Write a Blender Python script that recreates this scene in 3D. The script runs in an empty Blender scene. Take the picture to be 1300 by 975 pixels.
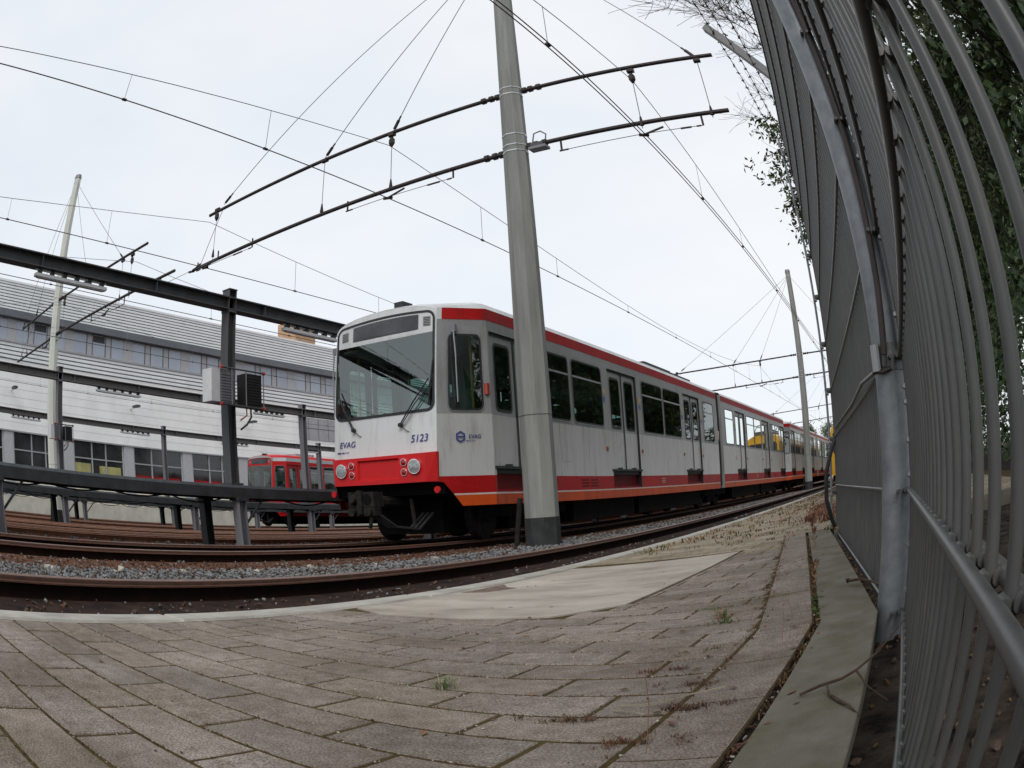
import bpy, bmesh, math, random
from mathutils import Vector, Matrix
from mathutils.geometry import tessellate_polygon
random.seed(7)
R = math.radians
S = bpy.context.scene
COL = S.collection

# ---------------------------------------------------------------- camera
# wide fisheye-like adapter lens: polynomial fitted to straight lines in the photograph
CAM_H = 0.235
def camera():
    cd = bpy.data.cameras.new('camera')
    cd.type = 'PANO'
    cd.panorama_type = 'FISHEYE_LENS_POLYNOMIAL'
    cd.sensor_fit = 'HORIZONTAL'
    cd.sensor_width = 13.0; cd.sensor_height = 9.75
    cd.fisheye_fov = R(180)
    cd.fisheye_polynomial_k0 = 0.0
    cd.fisheye_polynomial_k1 = -0.0893532794
    cd.fisheye_polynomial_k2 = 0.0
    cd.fisheye_polynomial_k3 = -0.000440513480
    cd.fisheye_polynomial_k4 = -0.0000170922127
    cd.clip_start = 0.005; cd.clip_end = 3000
    cam = bpy.data.objects.new('camera', cd); COL.objects.link(cam)
    yaw, pit, roll = 0.478870265, 0.148605697, -0.0659517827
    B = Matrix(((1,0,0),(0,0,-1),(0,1,0)))
    m = Matrix.Rotation(yaw,3,'Z') @ Matrix.Rotation(pit,3,'X') @ B @ Matrix.Rotation(roll,3,'Z')
    cam.matrix_world = Matrix.Translation((0,0,CAM_H)) @ m.to_4x4()
    S.camera = cam
camera()

# ---------------------------------------------------------------- sky, light, exposure
SUN_EL, SUN_AZ = 46, 160      # azimuth of the sun, degrees clockwise from +Y
def world():
    w = bpy.data.worlds.new('World'); S.world = w; w.use_nodes = True
    nt = w.node_tree; nt.nodes.clear(); N = nt.nodes.new; L = nt.links.new
    out = N('ShaderNodeOutputWorld'); bg = N('ShaderNodeBackground'); bg2 = N('ShaderNodeBackground'); add = N('ShaderNodeMixShader'); add.inputs[0].default_value = .9
    sky = N('ShaderNodeTexSky'); sky.sky_type = 'NISHITA'; sky.sun_disc = False
    sky.sun_elevation = R(SUN_EL); sky.sun_rotation = R(SUN_AZ)
    L(sky.outputs[0], bg.inputs[0]); bg.inputs[1].default_value = 0.1
    tc = N('ShaderNodeTexCoord'); mp = N('ShaderNodeMapping'); mp.inputs['Scale'].default_value = (1,1,2.2)
    nz = N('ShaderNodeTexNoise'); nz.inputs['Scale'].default_value = 1.6; nz.inputs['Detail'].default_value = 5; nz.inputs['Roughness'].default_value = .5
    rp = N('ShaderNodeValToRGB'); rp.color_ramp.elements[0].position = .3; rp.color_ramp.elements[1].position = .72
    rp.color_ramp.elements[0].color = (.67,.72,.79,1); rp.color_ramp.elements[1].color = (.83,.84,.85,1)
    L(tc.outputs['Generated'], mp.inputs[0]); L(mp.outputs[0], nz.inputs['Vector']); L(nz.outputs[0], rp.inputs[0])
    L(rp.outputs[0], bg2.inputs[0]); bg2.inputs[1].default_value = 1.0
    L(bg.outputs[0], add.inputs[1]); L(bg2.outputs[0], add.inputs[2]); L(add.outputs[0], out.inputs[0])
world()
def sun():
    ld = bpy.data.lights.new('sun','SUN'); ld.energy = 1.5; ld.angle = R(32); ld.color = (1,.97,.93)
    o = bpy.data.objects.new('sun', ld); COL.objects.link(o)
    az, el = R(SUN_AZ), R(SUN_EL)
    d = Vector((math.sin(az)*math.cos(el), math.cos(az)*math.cos(el), math.sin(el)))
    o.rotation_euler = d.to_track_quat('Z','Y').to_euler()
sun()
S.view_settings.view_transform = 'Standard'; S.view_settings.look = 'None'
S.view_settings.exposure = 0.28; S.view_settings.gamma = 1.0
S.cycles.use_denoising = True
S.cycles.max_bounces = 8; S.cycles.transparent_max_bounces = 24; S.cycles.glossy_bounces = 4; S.cycles.transmission_bounces = 6

# ---------------------------------------------------------------- materials
MATS = {}
def mat(name, col, rough=.6, metal=0, var=.12, scale=6, bump=0, bscale=40, col2=None, spec=.5, coat=0, streak=False, bdist=.01, detail=6, grime=0, gcol=(.09,.075,.06), gscale=(7,7,1.2)):
    if name in MATS: return MATS[name]
    m = bpy.data.materials.new(name); m.use_nodes = True
    nt = m.node_tree; N = nt.nodes.new; L = nt.links.new
    b = nt.nodes['Principled BSDF']
    b.inputs['Roughness'].default_value = rough; b.inputs['Metallic'].default_value = metal
    if rough>=.85 and spec>.15: spec=.12
    b.inputs['Specular IOR Level'].default_value = spec; b.inputs['Coat Weight'].default_value = coat
    tc = N('ShaderNodeTexCoord'); mp = N('ShaderNodeMapping'); L(tc.outputs['Object'], mp.inputs[0])
    if streak: mp.inputs['Scale'].default_value = (1,1,.12)
    nz = N('ShaderNodeTexNoise'); nz.inputs['Scale'].default_value = scale; nz.inputs['Detail'].default_value = detail; nz.inputs['Roughness'].default_value = .6
    L(mp.outputs[0], nz.inputs['Vector'])
    rp = N('ShaderNodeValToRGB'); rp.color_ramp.elements[0].position = .32; rp.color_ramp.elements[1].position = .7
    c2 = col2 or tuple(c*(1-2*var) for c in col)
    rp.color_ramp.elements[0].color = (*c2,1)
    rp.color_ramp.elements[1].color = (*(min(1,c*(1+var*.5)) for c in col),1) if not col2 else (*col,1)
    L(nz.outputs[0], rp.inputs[0]); L(rp.outputs[0], b.inputs['Base Color'])
    if grime:
        m2 = N('ShaderNodeMapping'); m2.inputs['Scale'].default_value = gscale; L(tc.outputs['Object'], m2.inputs[0])
        g1 = N('ShaderNodeTexNoise'); g1.inputs['Scale'].default_value = 1.0; g1.inputs['Detail'].default_value = 9; g1.inputs['Roughness'].default_value = .68; L(m2.outputs[0], g1.inputs['Vector'])
        g2 = N('ShaderNodeMapRange'); g2.inputs[1].default_value = .5; g2.inputs[2].default_value = .78; g2.inputs[3].default_value = 0; g2.inputs[4].default_value = grime; L(g1.outputs[0], g2.inputs[0])
        gm = N('ShaderNodeMixRGB'); gm.inputs[2].default_value = (*gcol,1); L(g2.outputs[0], gm.inputs[0]); L(rp.outputs[0], gm.inputs[1]); L(gm.outputs[0], b.inputs['Base Color'])
    mr = N('ShaderNodeMapRange'); mr.inputs[3].default_value = max(0,rough-.1); mr.inputs[4].default_value = min(1,rough+.1)
    L(nz.outputs[0], mr.inputs[0]); L(mr.outputs[0], b.inputs['Roughness'])
    if bump:
        n2 = N('ShaderNodeTexNoise'); n2.inputs['Scale'].default_value = bscale; n2.inputs['Detail'].default_value = 8
        L(tc.outputs['Object'], n2.inputs['Vector'])
        bp = N('ShaderNodeBump'); bp.inputs['Strength'].default_value = bump; bp.inputs['Distance'].default_value = bdist
        L(n2.outputs[0], bp.inputs['Height']); L(bp.outputs[0], b.inputs['Normal'])
    MATS[name] = m; return m
def glass(name, tint=(.55,.75,.70), refl=.16, clear=True):
    if name in MATS: return MATS[name]
    m = bpy.data.materials.new(name); m.use_nodes = True
    nt = m.node_tree; nt.nodes.clear(); N = nt.nodes.new; L = nt.links.new
    out = N('ShaderNodeOutputMaterial'); mx = N('ShaderNodeMixShader'); t = N('ShaderNodeBsdfTransparent'); g = N('ShaderNodeBsdfGlossy')
    t.inputs[0].default_value = (*tint,1); g.inputs['Roughness'].default_value = .02; g.inputs[0].default_value = (.9,.95,.93,1)
    fr = N('ShaderNodeFresnel'); fr.inputs[0].default_value = 1.5
    mr = N('ShaderNodeMapRange'); mr.inputs[3].default_value = refl; mr.inputs[4].default_value = 1
    L(fr.outputs[0], mr.inputs[0]); L(mr.outputs[0], mx.inputs[0]); L(t.outputs[0], mx.inputs[1]); L(g.outputs[0], mx.inputs[2]); L(mx.outputs[0], out.inputs[0])
    MATS[name] = m; return m

def M_(n):
    return MATS[n]
mat('tram_white',(.40,.40,.385),.3,grime=.55,var=.06,scale=3,coat=.0,spec=.45,streak=True)
mat('tram_front_white',(.55,.56,.56),.35,grime=.35,var=.06,scale=1.5,coat=0,streak=True)  # body white made brighter: light falling on the front is in the colour
mat('tram_grey',(.24,.24,.24),.35,grime=.5,var=.08,scale=1.5,spec=.4)
mat('tram_red',(.36,.006,.007),.5,grime=.7,gcol=(.05,.025,.018),var=.14,scale=2,spec=.18,streak=True)
mat('tram_orange',(.50,.065,.008),.5,grime=.8,gcol=(.06,.04,.03),var=.14,scale=3,spec=.2,streak=True)
mat('tram_roof',(.55,.56,.57),.5,var=.1,scale=2)
mat('fade_red',(.50,.010,.012),.45,grime=.3,gcol=(.1,.03,.025),var=.08,scale=2,spec=.25)  # livery red made brighter: light on the tram front is in the colour
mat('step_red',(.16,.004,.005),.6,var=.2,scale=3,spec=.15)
mat('cab_green',(.20,.25,.235),.6,var=.06)
mat('lens_grey',(.34,.36,.36),.15,var=.25,scale=30,spec=.7)
mat('leg_lilac',(.17,.165,.175),.5,metal=.2,var=.12,scale=4,streak=True)
mat('beam_brown',(.135,.125,.12),.55,var=.12,scale=5)
mat('rubber',(.012,.012,.013),.6,var=.1)
mat('alu',(.42,.43,.44),.35,metal=.8,var=.1)
mat('chrome',(.75,.76,.78),.12,metal=1,var=.03)
mat('dark_plastic',(.02,.021,.023),.45,var=.1)
mat('under_black',(.008,.007,.007),.9,var=.3,scale=9)
mat('under_grey',(.024,.022,.021),.86,var=.3,scale=12,bump=.3,bscale=30)
mat('interior_wall',(.68,.72,.68),.7,var=.05)
mat('interior_dark',(.06,.065,.07),.7,var=.1)
mat('seat_cloth',(.10,.14,.11),.8,var=.2)
mat('display_dark',(.07,.072,.082),.25,var=.3,scale=1.5)
mat('lamp_red',(.25,.01,.008),.15,var=.1,coat=.5)
mat('lamp_orange',(.33,.035,.01),.25,var=.1,coat=.5)
mat('ink_blue',(.03,.04,.19),.4,var=.05)
mat('sticker_yellow',(.55,.36,.06),.5,var=.1); mat('sticker_blue',(.03,.08,.35),.5,var=.1)
mat('pale_line',(.5,.46,.42),.5,var=.1)
mat('tram_yellow',(.62,.33,.015),.35,var=.12,scale=3,coat=.3)
mat('concrete_mast',(.26,.265,.245),.8,grime=.6,gcol=(.11,.10,.085),gscale=(14,14,1.0),var=.2,scale=4,bump=.15,bscale=60,bdist=.004,streak=True)
mat('mast_base',(.045,.046,.047),.85,var=.2,scale=8)
mat('pale_mast',(.55,.56,.5),.6,var=.06,scale=2)
mat('arm_steel',(.045,.032,.03),.6,metal=.3,var=.3,scale=14)
mat('wire_dark',(.05,.035,.03),.6,var=.2)
mat('wire_grey',(.22,.22,.23),.5,metal=.4,var=.1)
mat('band_steel',(.5,.5,.5),.3,metal=.8)
mat('gantry_grey',(.062,.064,.068),.55,grime=.4,gcol=(.10,.06,.04),gscale=(6,6,3),var=.2,scale=5,streak=True)
mat('platform_dark',(.035,.037,.040),.6,var=.25,scale=4)
mat('platform_top',(.17,.19,.205),.5,metal=.3,var=.15,scale=6)
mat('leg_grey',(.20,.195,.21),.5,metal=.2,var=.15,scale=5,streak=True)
mat('leg_dark',(.03,.033,.034),.7,var=.2)  # rear legs: same steel as the front ones, with shade painted in
mat('white_metal',(.55,.55,.55),.5,var=.06)
mat('red_cap',(.35,.03,.02),.5)
mat('facade_white',(.88,.88,.86),.6,grime=.16,gcol=(.3,.3,.28),gscale=(.8,.8,.25),var=.05,scale=.6)
mat('facade_cream',(.80,.73,.58),.7,var=.07,scale=.8)
mat('facade_plinth',(.50,.48,.41),.8,var=.12,scale=1.2)
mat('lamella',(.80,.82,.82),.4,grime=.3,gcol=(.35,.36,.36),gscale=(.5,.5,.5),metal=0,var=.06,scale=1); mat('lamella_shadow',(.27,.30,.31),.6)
mat('band_grey',(.115,.125,.14),.5,var=.1,scale=1)
mat('frame_grey',(.33,.33,.34),.5,var=.08,scale=2)
mat('panel_light',(.42,.42,.43),.5,var=.06)
mat('blind_dark',(.05,.05,.055),.7)
mat('pane_blue',(.36,.40,.47),.12,var=.1,scale=.35,spec=.8)
mat('pane_dark',(.035,.038,.04),.08,var=.4,scale=.5,spec=.7)
mat('hall_yellow',(.42,.40,.16),.7,var=.3,scale=.7)
mat('brick_orange',(.42,.24,.13),.8,var=.15,scale=3)
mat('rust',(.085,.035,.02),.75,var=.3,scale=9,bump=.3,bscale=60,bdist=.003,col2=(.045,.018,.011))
mat('rust_web',(.022,.011,.008),.95,var=.3,scale=7,bump=.3,bscale=60,bdist=.003,col2=(.010,.006,.005),spec=.1)  # rust darkened: shade below the rail head is put into the colour
mat('rust_lip',(.22,.11,.07),.38,metal=.35,var=.2,scale=12)  # paler rust: the lit lower edge of the head is painted in
mat('stone_rust',(.12,.055,.03),.95,var=.3,scale=9,col2=(.06,.028,.017))
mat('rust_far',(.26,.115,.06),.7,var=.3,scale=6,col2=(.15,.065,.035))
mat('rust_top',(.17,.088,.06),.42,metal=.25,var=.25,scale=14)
mat('stone',(.215,.215,.215),.9,var=.35,scale=5,bump=.4,bscale=80,bdist=.004,col2=(.13,.13,.132))
mat('ballast_fine',(.15,.15,.148),.95,var=.3,scale=50,bump=.8,bscale=60,bdist=.01,col2=(.07,.065,.06))
mat('stone_dark',(.10,.072,.055),.95,var=.3,scale=12)
mat('stone_pale',(.42,.385,.32),.85,var=.15,scale=9)
mat('bed',(.030,.016,.011),.95,var=.4,scale=5,bump=.6,bscale=30,bdist=.02)
mat('kerb_light',(.40,.38,.34),.85,grime=.7,gcol=(.13,.115,.09),gscale=(12,4,12),var=.14,scale=7,bump=.3,bscale=160,bdist=.002)
mat('kerb_moss',(.175,.16,.138),.92,grime=.8,gcol=(.075,.07,.045),gscale=(9,6,9),var=.25,scale=11,bump=.7,bscale=420,bdist=.0016,col2=(.115,.105,.07),spec=.25)
mat('slab',(.44,.40,.345),.88,grime=.75,gcol=(.15,.125,.10),gscale=(5,9,5),var=.1,scale=3.5,bump=.5,bscale=300,bdist=.0015,col2=(.27,.235,.195),spec=.15,detail=12)
mat('joint_moss',(.085,.066,.022),.97,var=.4,scale=26,bump=.8,bscale=300,bdist=.003,col2=(.050,.029,.016),spec=.1)
mat('soil',(.045,.034,.026),.95,var=.5,scale=14,bump=.8,bscale=60,bdist=.012)
mat('asphalt_far',(.22,.215,.20),.9,var=.15,scale=.3)
mat('sand_moss',(.24,.215,.165),.95,var=.25,scale=8,bump=.6,bscale=130,bdist=.004,col2=(.13,.115,.07))
mat('grass_green',(.10,.16,.035),.8,var=.3); mat('weed_red',(.16,.055,.035),.8,var=.3); mat('weed_brown',(.14,.085,.045),.85,var=.3)
mat('weed_dry',(.26,.15,.085),.85,var=.3); mat('stalk_pale',(.36,.31,.22),.8,var=.2)
mat('stain_rust',(.19,.135,.11),.9,var=.3,scale=30)
mat('galv',(.26,.275,.285),.45,metal=.4,var=.22,scale=28,bump=.3,bscale=140,bdist=.0015,col2=(.155,.17,.185))
mat('fence_grey',(.075,.075,.073),.42,grime=.5,gcol=(.11,.095,.08),gscale=(60,60,12),metal=.1,var=.12,scale=12,bump=.1,bscale=200,bdist=.001)
mat('clamp_grey',(.17,.17,.17),.45,metal=.5,var=.25,scale=40,bump=.4,bscale=120,bdist=.002)
mat('fence_brown',(.05,.036,.032),.55,metal=.2,var=.3,scale=14)
mat('twig',(.09,.06,.045),.9,var=.3,scale=40,bump=.5,bscale=200,bdist=.002)
mat('bark',(.06,.05,.042),.9,var=.4,scale=9,bump=.8,bscale=25,bdist=.02)
for i,c in enumerate([(.055,.10,.025),(.035,.07,.018),(.09,.14,.035),(.10,.12,.04),(.12,.17,.05)]): mat('leaf%d'%i,c,.6,var=.3,scale=3)
glass('tram_glass',(.58,.80,.72),.13)
glass('tram_glass_side',(.34,.47,.44),.07)

def paver_material():
    m = bpy.data.materials.new('paver'); m.use_nodes = True; nt = m.node_tree; N = nt.nodes.new; L = nt.links.new
    b = nt.nodes['Principled BSDF']; b.inputs['Roughness'].default_value = .9; b.inputs['Specular IOR Level'].default_value = .3
    at = N('ShaderNodeAttribute'); at.attribute_name = 'tone'
    tc = N('ShaderNodeTexCoord')
    n1 = N('ShaderNodeTexNoise'); n1.inputs['Scale'].default_value = 380; n1.inputs['Detail'].default_value = 3
    n2 = N('ShaderNodeTexNoise'); n2.inputs['Scale'].default_value = 4.5; n2.inputs['Detail'].default_value = 6
    n3 = N('ShaderNodeTexNoise'); n3.inputs['Scale'].default_value = 38; n3.inputs['Detail'].default_value = 6
    for n in (n1,n2,n3): L(tc.outputs['Object'], n.inputs['Vector'])
    r1 = N('ShaderNodeValToRGB'); r1.color_ramp.elements[0].position=.35; r1.color_ramp.elements[1].position=.72
    r1.color_ramp.elements[0].color=(.138,.115,.100,1); r1.color_ramp.elements[1].color=(.45,.385,.335,1); L(n1.outputs[0], r1.inputs[0])
    r2 = N('ShaderNodeValToRGB'); r2.color_ramp.elements[0].position=.35; r2.color_ramp.elements[1].position=.68
    r2.color_ramp.elements[0].color=(.58,.56,.50,1); r2.color_ramp.elements[1].color=(1,.99,.98,1); L(n2.outputs[0], r2.inputs[0])
    r3 = N('ShaderNodeValToRGB'); r3.color_ramp.elements[0].position=.3; r3.color_ramp.elements[1].position=.62
    r3.color_ramp.elements[0].color=(.72,.70,.66,1); r3.color_ramp.elements[1].color=(1.05,1.05,1.05,1); L(n3.outputs[0], r3.inputs[0])
    m1 = N('ShaderNodeMixRGB'); m1.blend_type='MULTIPLY'; m1.inputs[0].default_value=1; L(r1.outputs[0], m1.inputs[1]); L(r2.outputs[0], m1.inputs[2])
    m2 = N('ShaderNodeMixRGB'); m2.blend_type='MULTIPLY'; m2.inputs[0].default_value=1; L(m1.outputs[0], m2.inputs[1]); L(at.outputs['Color'], m2.inputs[2])
    m3 = N('ShaderNodeMixRGB'); m3.blend_type='MULTIPLY'; m3.inputs[0].default_value=1; L(m2.outputs[0], m3.inputs[1]); L(r3.outputs[0], m3.inputs[2])
    L(m3.outputs[0], b.inputs['Base Color'])
    bp = N('ShaderNodeBump'); bp.inputs['Strength'].default_value=.6; bp.inputs['Distance'].default_value=.0015; L(n1.outputs[0], bp.inputs['Height'])
    bp2 = N('ShaderNodeBump'); bp2.inputs['Strength'].default_value=.5; bp2.inputs['Distance'].default_value=.004; L(n3.outputs[0], bp2.inputs['Height']); L(bp.outputs[0], bp2.inputs['Normal'])
    L(bp2.outputs[0], b.inputs['Normal'])
    MATS['paver'] = m
paver_material()

# ---------------------------------------------------------------- mesh helpers
class MB:
    def __init__(s): s.v=[]; s.f=[]; s.m=[]; s.mats=[]; s.tone=[]
    def mi(s, name):
        if name not in s.mats: s.mats.append(name)
        return s.mats.index(name)
    def poly(s, pts, m, tone=1.0):
        k=len(s.v); s.v += [tuple(p) for p in pts]; s.f.append(tuple(range(k,k+len(pts)))); s.m.append(s.mi(m)); s.tone.append(tone)
    def box(s, x0,x1,y0,y1,z0,z1, m, fn=None, tone=1.0):
        c=[(x,y,z) for z in (z0,z1) for y in (y0,y1) for x in (x0,x1)]
        if fn: c=[fn(p) for p in c]
        k=len(s.v); s.v+=c; i=s.mi(m)
        for f in ((0,2,3,1),(4,5,7,6),(0,1,5,4),(2,6,7,3),(0,4,6,2),(1,3,7,5)):
            s.f.append(tuple(k+j for j in f)); s.m.append(i); s.tone.append(tone)
    def bbox(s, x0,x1,y0,y1,z0,z1, m, b=.01, tone=1.0):   # box with chamfered top/vertical edges
        k=len(s.v); i=s.mi(m)
        rings=[(0,z0),(0,z1-b),(b,z1)]
        for o,z in rings:
            s.v += [(x0+o,y0+o,z),(x1-o,y0+o,z),(x1-o,y1-o,z),(x0+o,y1-o,z)]
        for r in range(2):
            for j in range(4):
                s.f.append((k+r*4+j,k+r*4+(j+1)%4,k+r*4+4+(j+1)%4,k+r*4+4+j)); s.m.append(i); s.tone.append(tone)
        s.f.append((k+8,k+9,k+10,k+11)); s.m.append(i); s.tone.append(tone)
    def tube(s, pts, r, m, n=8, cap=True, closed=False):
        pts=[Vector(p) for p in pts]; rs = r if isinstance(r,(list,tuple)) else [r]*len(pts)
        k=len(s.v); i=s.mi(m); up=None
        for a,p in enumerate(pts):
            d = (pts[min(a+1,len(pts)-1)]-pts[max(a-1,0)]).normalized()
            if up is None:
                up = Vector((0,0,1)) if abs(d.z)<.9 else Vector((1,0,0))
            x = up.cross(d)
            if x.length<1e-5: x=Vector((1,0,0)).cross(d)
            x.normalize(); y=d.cross(x); up=y.copy()
            for j in range(n):
                t=2*math.pi*(j+.5)/n; s.v.append(tuple(p+rs[a]*(x*math.cos(t)+y*math.sin(t))))
        for a in range(len(pts)-1):
            for j in range(n):
                s.f.append((k+a*n+j,k+a*n+(j+1)%n,k+(a+1)*n+(j+1)%n,k+(a+1)*n+j)); s.m.append(i); s.tone.append(1)
        if cap:
            s.f.append(tuple(k+j for j in range(n))[::-1]); s.m.append(i); s.tone.append(1)
            s.f.append(tuple(k+(len(pts)-1)*n+j for j in range(n))); s.m.append(i); s.tone.append(1)
    def disc(s, c, axis, r, m, n=20, depth=.01, r2=None):
        c=Vector(c); a=Vector(axis).normalized(); s.tube([c,c+a*depth],[r,r2 if r2 is not None else r],m,n=n)
    def sheet(s, outer, holes, fn, m):      # flat polygon with holes in (u,v), mapped to space by fn
        loops=[[Vector((u,v,0)) for u,v in outer]]+[[Vector((u,v,0)) for u,v in h] for h in holes]
        tris=tessellate_polygon(loops); flat=[p for l in loops for p in l]
        k=len(s.v); s.v += [tuple(fn(p.x,p.y)) for p in flat]; i=s.mi(m)
        for t in tris: s.f.append(tuple(k+j for j in t)); s.m.append(i); s.tone.append(1)
    def ring(s, a, b, fn, m):               # band between two loops of equal length
        k=len(s.v); n=len(a); i=s.mi(m)
        s.v += [tuple(fn(*p)) for p in a]+[tuple(fn(*p)) for p in b]
        for j in range(n): s.f.append((k+j,k+(j+1)%n,k+n+(j+1)%n,k+n+j)); s.m.append(i); s.tone.append(1)
    def loft(s, loops, m, close=True):
        k=len(s.v); n=len(loops[0]); i=s.mi(m)
        for l in loops: s.v += [tuple(p) for p in l]
        for a in range(len(loops)-1):
            for j in range(n if close else n-1):
                s.f.append((k+a*n+j,k+a*n+(j+1)%n,k+(a+1)*n+(j+1)%n,k+(a+1)*n+j)); s.m.append(i); s.tone.append(1)
    def build(s, name, parent=None, loc=(0,0,0), smooth=False, bevel=0, tone=False):
        me=bpy.data.meshes.new(name); me.from_pydata(s.v,[],s.f)
        for q in s.mats: me.materials.append(M_(q))
        me.polygons.foreach_set('material_index', s.m)
        if tone:
            at=me.color_attributes.new('tone','FLOAT_COLOR','CORNER'); vals=[]
            for p,t in zip(me.polygons,s.tone):
                t3 = t if isinstance(t,tuple) else (t,t,t)
                vals += [*t3,1]*p.loop_total
            at.data.foreach_set('color', vals)
        if smooth:
            me.polygons.foreach_set('use_smooth',[True]*len(me.polygons))
            try: me.set_sharp_from_angle(angle=R(40))
            except Exception: pass
        me.update()
        o=bpy.data.objects.new(name,me); COL.objects.link(o); o.location=loc
        if parent: o.parent=parent
        if bevel:
            bm=bmesh.new(); bm.from_mesh(me); bmesh.ops.remove_doubles(bm,verts=bm.verts,dist=1e-5)
            bmesh.ops.recalc_face_normals(bm,faces=bm.faces)
            bm.to_mesh(me); bm.free()
            md=o.modifiers.new('bevel','BEVEL'); md.width=bevel; md.segments=2; md.limit_method='ANGLE'
        return o
def tag(o,label=None,cat=None,group=None,kind=None):
    if label: o['label']=label
    if cat: o['category']=cat
    if group: o['group']=group
    if kind: o['kind']=kind
    return o
def empty(name,loc,label,cat,group=None):
    o=bpy.data.objects.new(name,None); COL.objects.link(o); o.location=loc; o.empty_display_size=.2
    return tag(o,label,cat,group)
def rrect(u0,u1,v0,v1,r,n=5):
    p=[]
    for cx,cy,a0 in ((u1-r,v1-r,0),(u0+r,v1-r,90),(u0+r,v0+r,180),(u1-r,v0+r,270)):
        for i in range(n+1):
            a=R(a0+90*i/n); p.append((cx+r*math.cos(a),cy+r*math.sin(a)))
    return p
def subd(l,n=10):
    o=[]
    for a,b in zip(l,l[1:]+l[:1]):
        o.append(a)
        if abs(a[0]-b[0])>.5: o+= [(a[0]+(b[0]-a[0])*k/n,a[1]+(b[1]-a[1])*k/n) for k in range(1,n)]
    return o
def rock_template(seed):
    rnd=random.Random(seed); bm=bmesh.new(); bmesh.ops.create_icosphere(bm,subdivisions=1,radius=1)
    for _ in range(8):
        n=Vector([rnd.gauss(0,1) for _ in range(3)]).normalized(); d=rnd.uniform(.35,.62)
        for v in bm.verts:
            k=v.co.dot(n)
            if k>d: v.co-=n*(k-d)
    sx=[rnd.uniform(.6,1.1) for _ in range(3)]
    vs=[Vector((v.co.x*sx[0],v.co.y*sx[1],v.co.z*sx[2]*.8)) for v in bm.verts]; fs=[tuple(q.index for q in f.verts) for f in bm.faces]
    bm.free(); return vs,fs
ROCKS=[rock_template(i) for i in range(9)]
def scatter_rocks(mb, spots, smin, smax, mats):
    for (x,y,z) in spots:
        vs,fs=random.choice(ROCKS); s=random.uniform(smin,smax); q=Matrix.Rotation(random.uniform(0,6.28),3,'Z')@Matrix.Rotation(random.uniform(-.7,.7),3,'X')
        k=len(mb.v); mb.v += [tuple(q@v*s+Vector((x,y,z))) for v in vs]; i=mb.mi(random.choice(mats))
        for f in fs: mb.f.append(tuple(k+j for j in f)); mb.m.append(i); mb.tone.append(1)

# ================================================================ the setting
RT=-.115          # rail top
BZ=-.245          # ballast level
g=MB(); g.poly([(-900,-400,-.32),(600,-400,-.32),(600,1500,-.32),(-900,1500,-.32)],'asphalt_far'); tag(g.build('ground'),kind='structure')
b=MB(); b.poly([(-30,-40,-.262),(-1.46,-40,-.262),(-1.46,160,-.262),(-30,160,-.262)],'bed'); tag(b.build('track_bed'),kind='structure')
b=MB(); b.box(-3.28,-1.46,-30,120,-.262,-.228,'bed'); tag(b.build('track_grime'),kind='structure')
b=MB(); b.poly([(-37.9,-60,-.24),(-29.2,-60,-.24),(-29.2,160,-.24),(-37.9,160,-.24)],'asphalt_far'); tag(b.build('yard_pavement'),kind='structure')
b=MB(); b.box(-.02,14,-3,80,-.5,-.072,'soil'); b.box(-.33,-.02,1.3,3.6,-.5,-.0725,'soil'); tag(b.build('soil'),kind='structure')

def fence_x(y): return .03 if y<1.28 else .03-.135*(y-1.28)
def border_x(y):   # line between field pavers and the single border course
    return -.240 if y<1.235 else -.240-.137*(y-1.235)
def gutter_x(y):
    return -.137 if y<1.235 else -.137-.137*(y-1.235)
pv=MB()
rows=[]; y=.8617-.1005*26
while y<40: rows.append(y); y+=.1005
for ri,y in enumerate(rows):
    par = (ri - 26) % 2
    x = -.434 - .1*par
    while x > -1.33-.2: x -= .2
    y0,y1 = y+.0028, y+.1005-.0028
    ym=(y0+y1)/2
    xr = border_x(ym) if ym<3.55 else 1.0
    while x < xr:
        a=max(x+.003,-1.331); c=min(x+.2-.003,xr-.004)
        if c-a>.012:
            # leave room for the pale slabs
            sl = (1.56<ym<3.05)
            if sl:
                lim = -.655 if ym>1.75 else -.655-(1.75-ym)*.6
                if a<lim: a=lim+.004
            if c-a>.012:
                t=random.uniform(.84,1.08)*(1.0 if ym<2.9 else 1.22); h=random.uniform(0,.0010); w=random.uniform(-.02,.02)
                tone=(t*(1+w),t,t*(1-w)*(1.0 if ym<2.9 else .86))
                if ym<7: pv.bbox(a,c,y0,y1,-.05,h,'paver',b=.0016,tone=tone)
                else: pv.box(a,c,y0,y1,-.02,h,'paver',tone=tone)
        x+=.2
# border course along the gutter
y=-1.4
while y<3.5:
    L_=.2; y0=y+.002; y1=y+L_-.002; t=random.uniform(.85,1.0); h=random.uniform(0.0002,.001)
    if y<1.235<y+L_: y1=1.232
    pts=[(border_x(y0)+.0035,y0),(gutter_x(y0)-.003,y0),(gutter_x(y1)-.003,y1),(border_x(y1)+.0035,y1)]
    k=len(pv.v); pv.v += [(px,py,-.05) for px,py in pts]+[(px,py,h) for px,py in pts]; i=pv.mi('paver')
    for f in ((4,5,6,7),(0,1,5,4),(1,2,6,5),(2,3,7,6),(3,0,4,7)): pv.f.append(tuple(k+j for j in f)); pv.m.append(i); pv.tone.append(t)
    y = 1.2351 if y1==1.232 else y+L_
pav=pv.build('pavement',tone=True); tag(pav,kind='structure')
b=MB(); b.poly([(-1.34,-3,-.0006),(-.137,-3,-.0006),(-.137,1.235,-.0006),(-.45,3.52,-.0006),(1.2,3.6,-.0006),(1.2,40,-.0006),(-1.34,40,-.0006)],'joint_moss')
b.poly([(-.14,-3,-.012),(-.125,-3,-.012),(-.125,1.235,-.012),(-.40,3.52,-.012),(-.47,3.52,-.012),(-.14,1.235,-.012)],'soil')
tag(b.build('joint_fill'),kind='structure')
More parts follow.
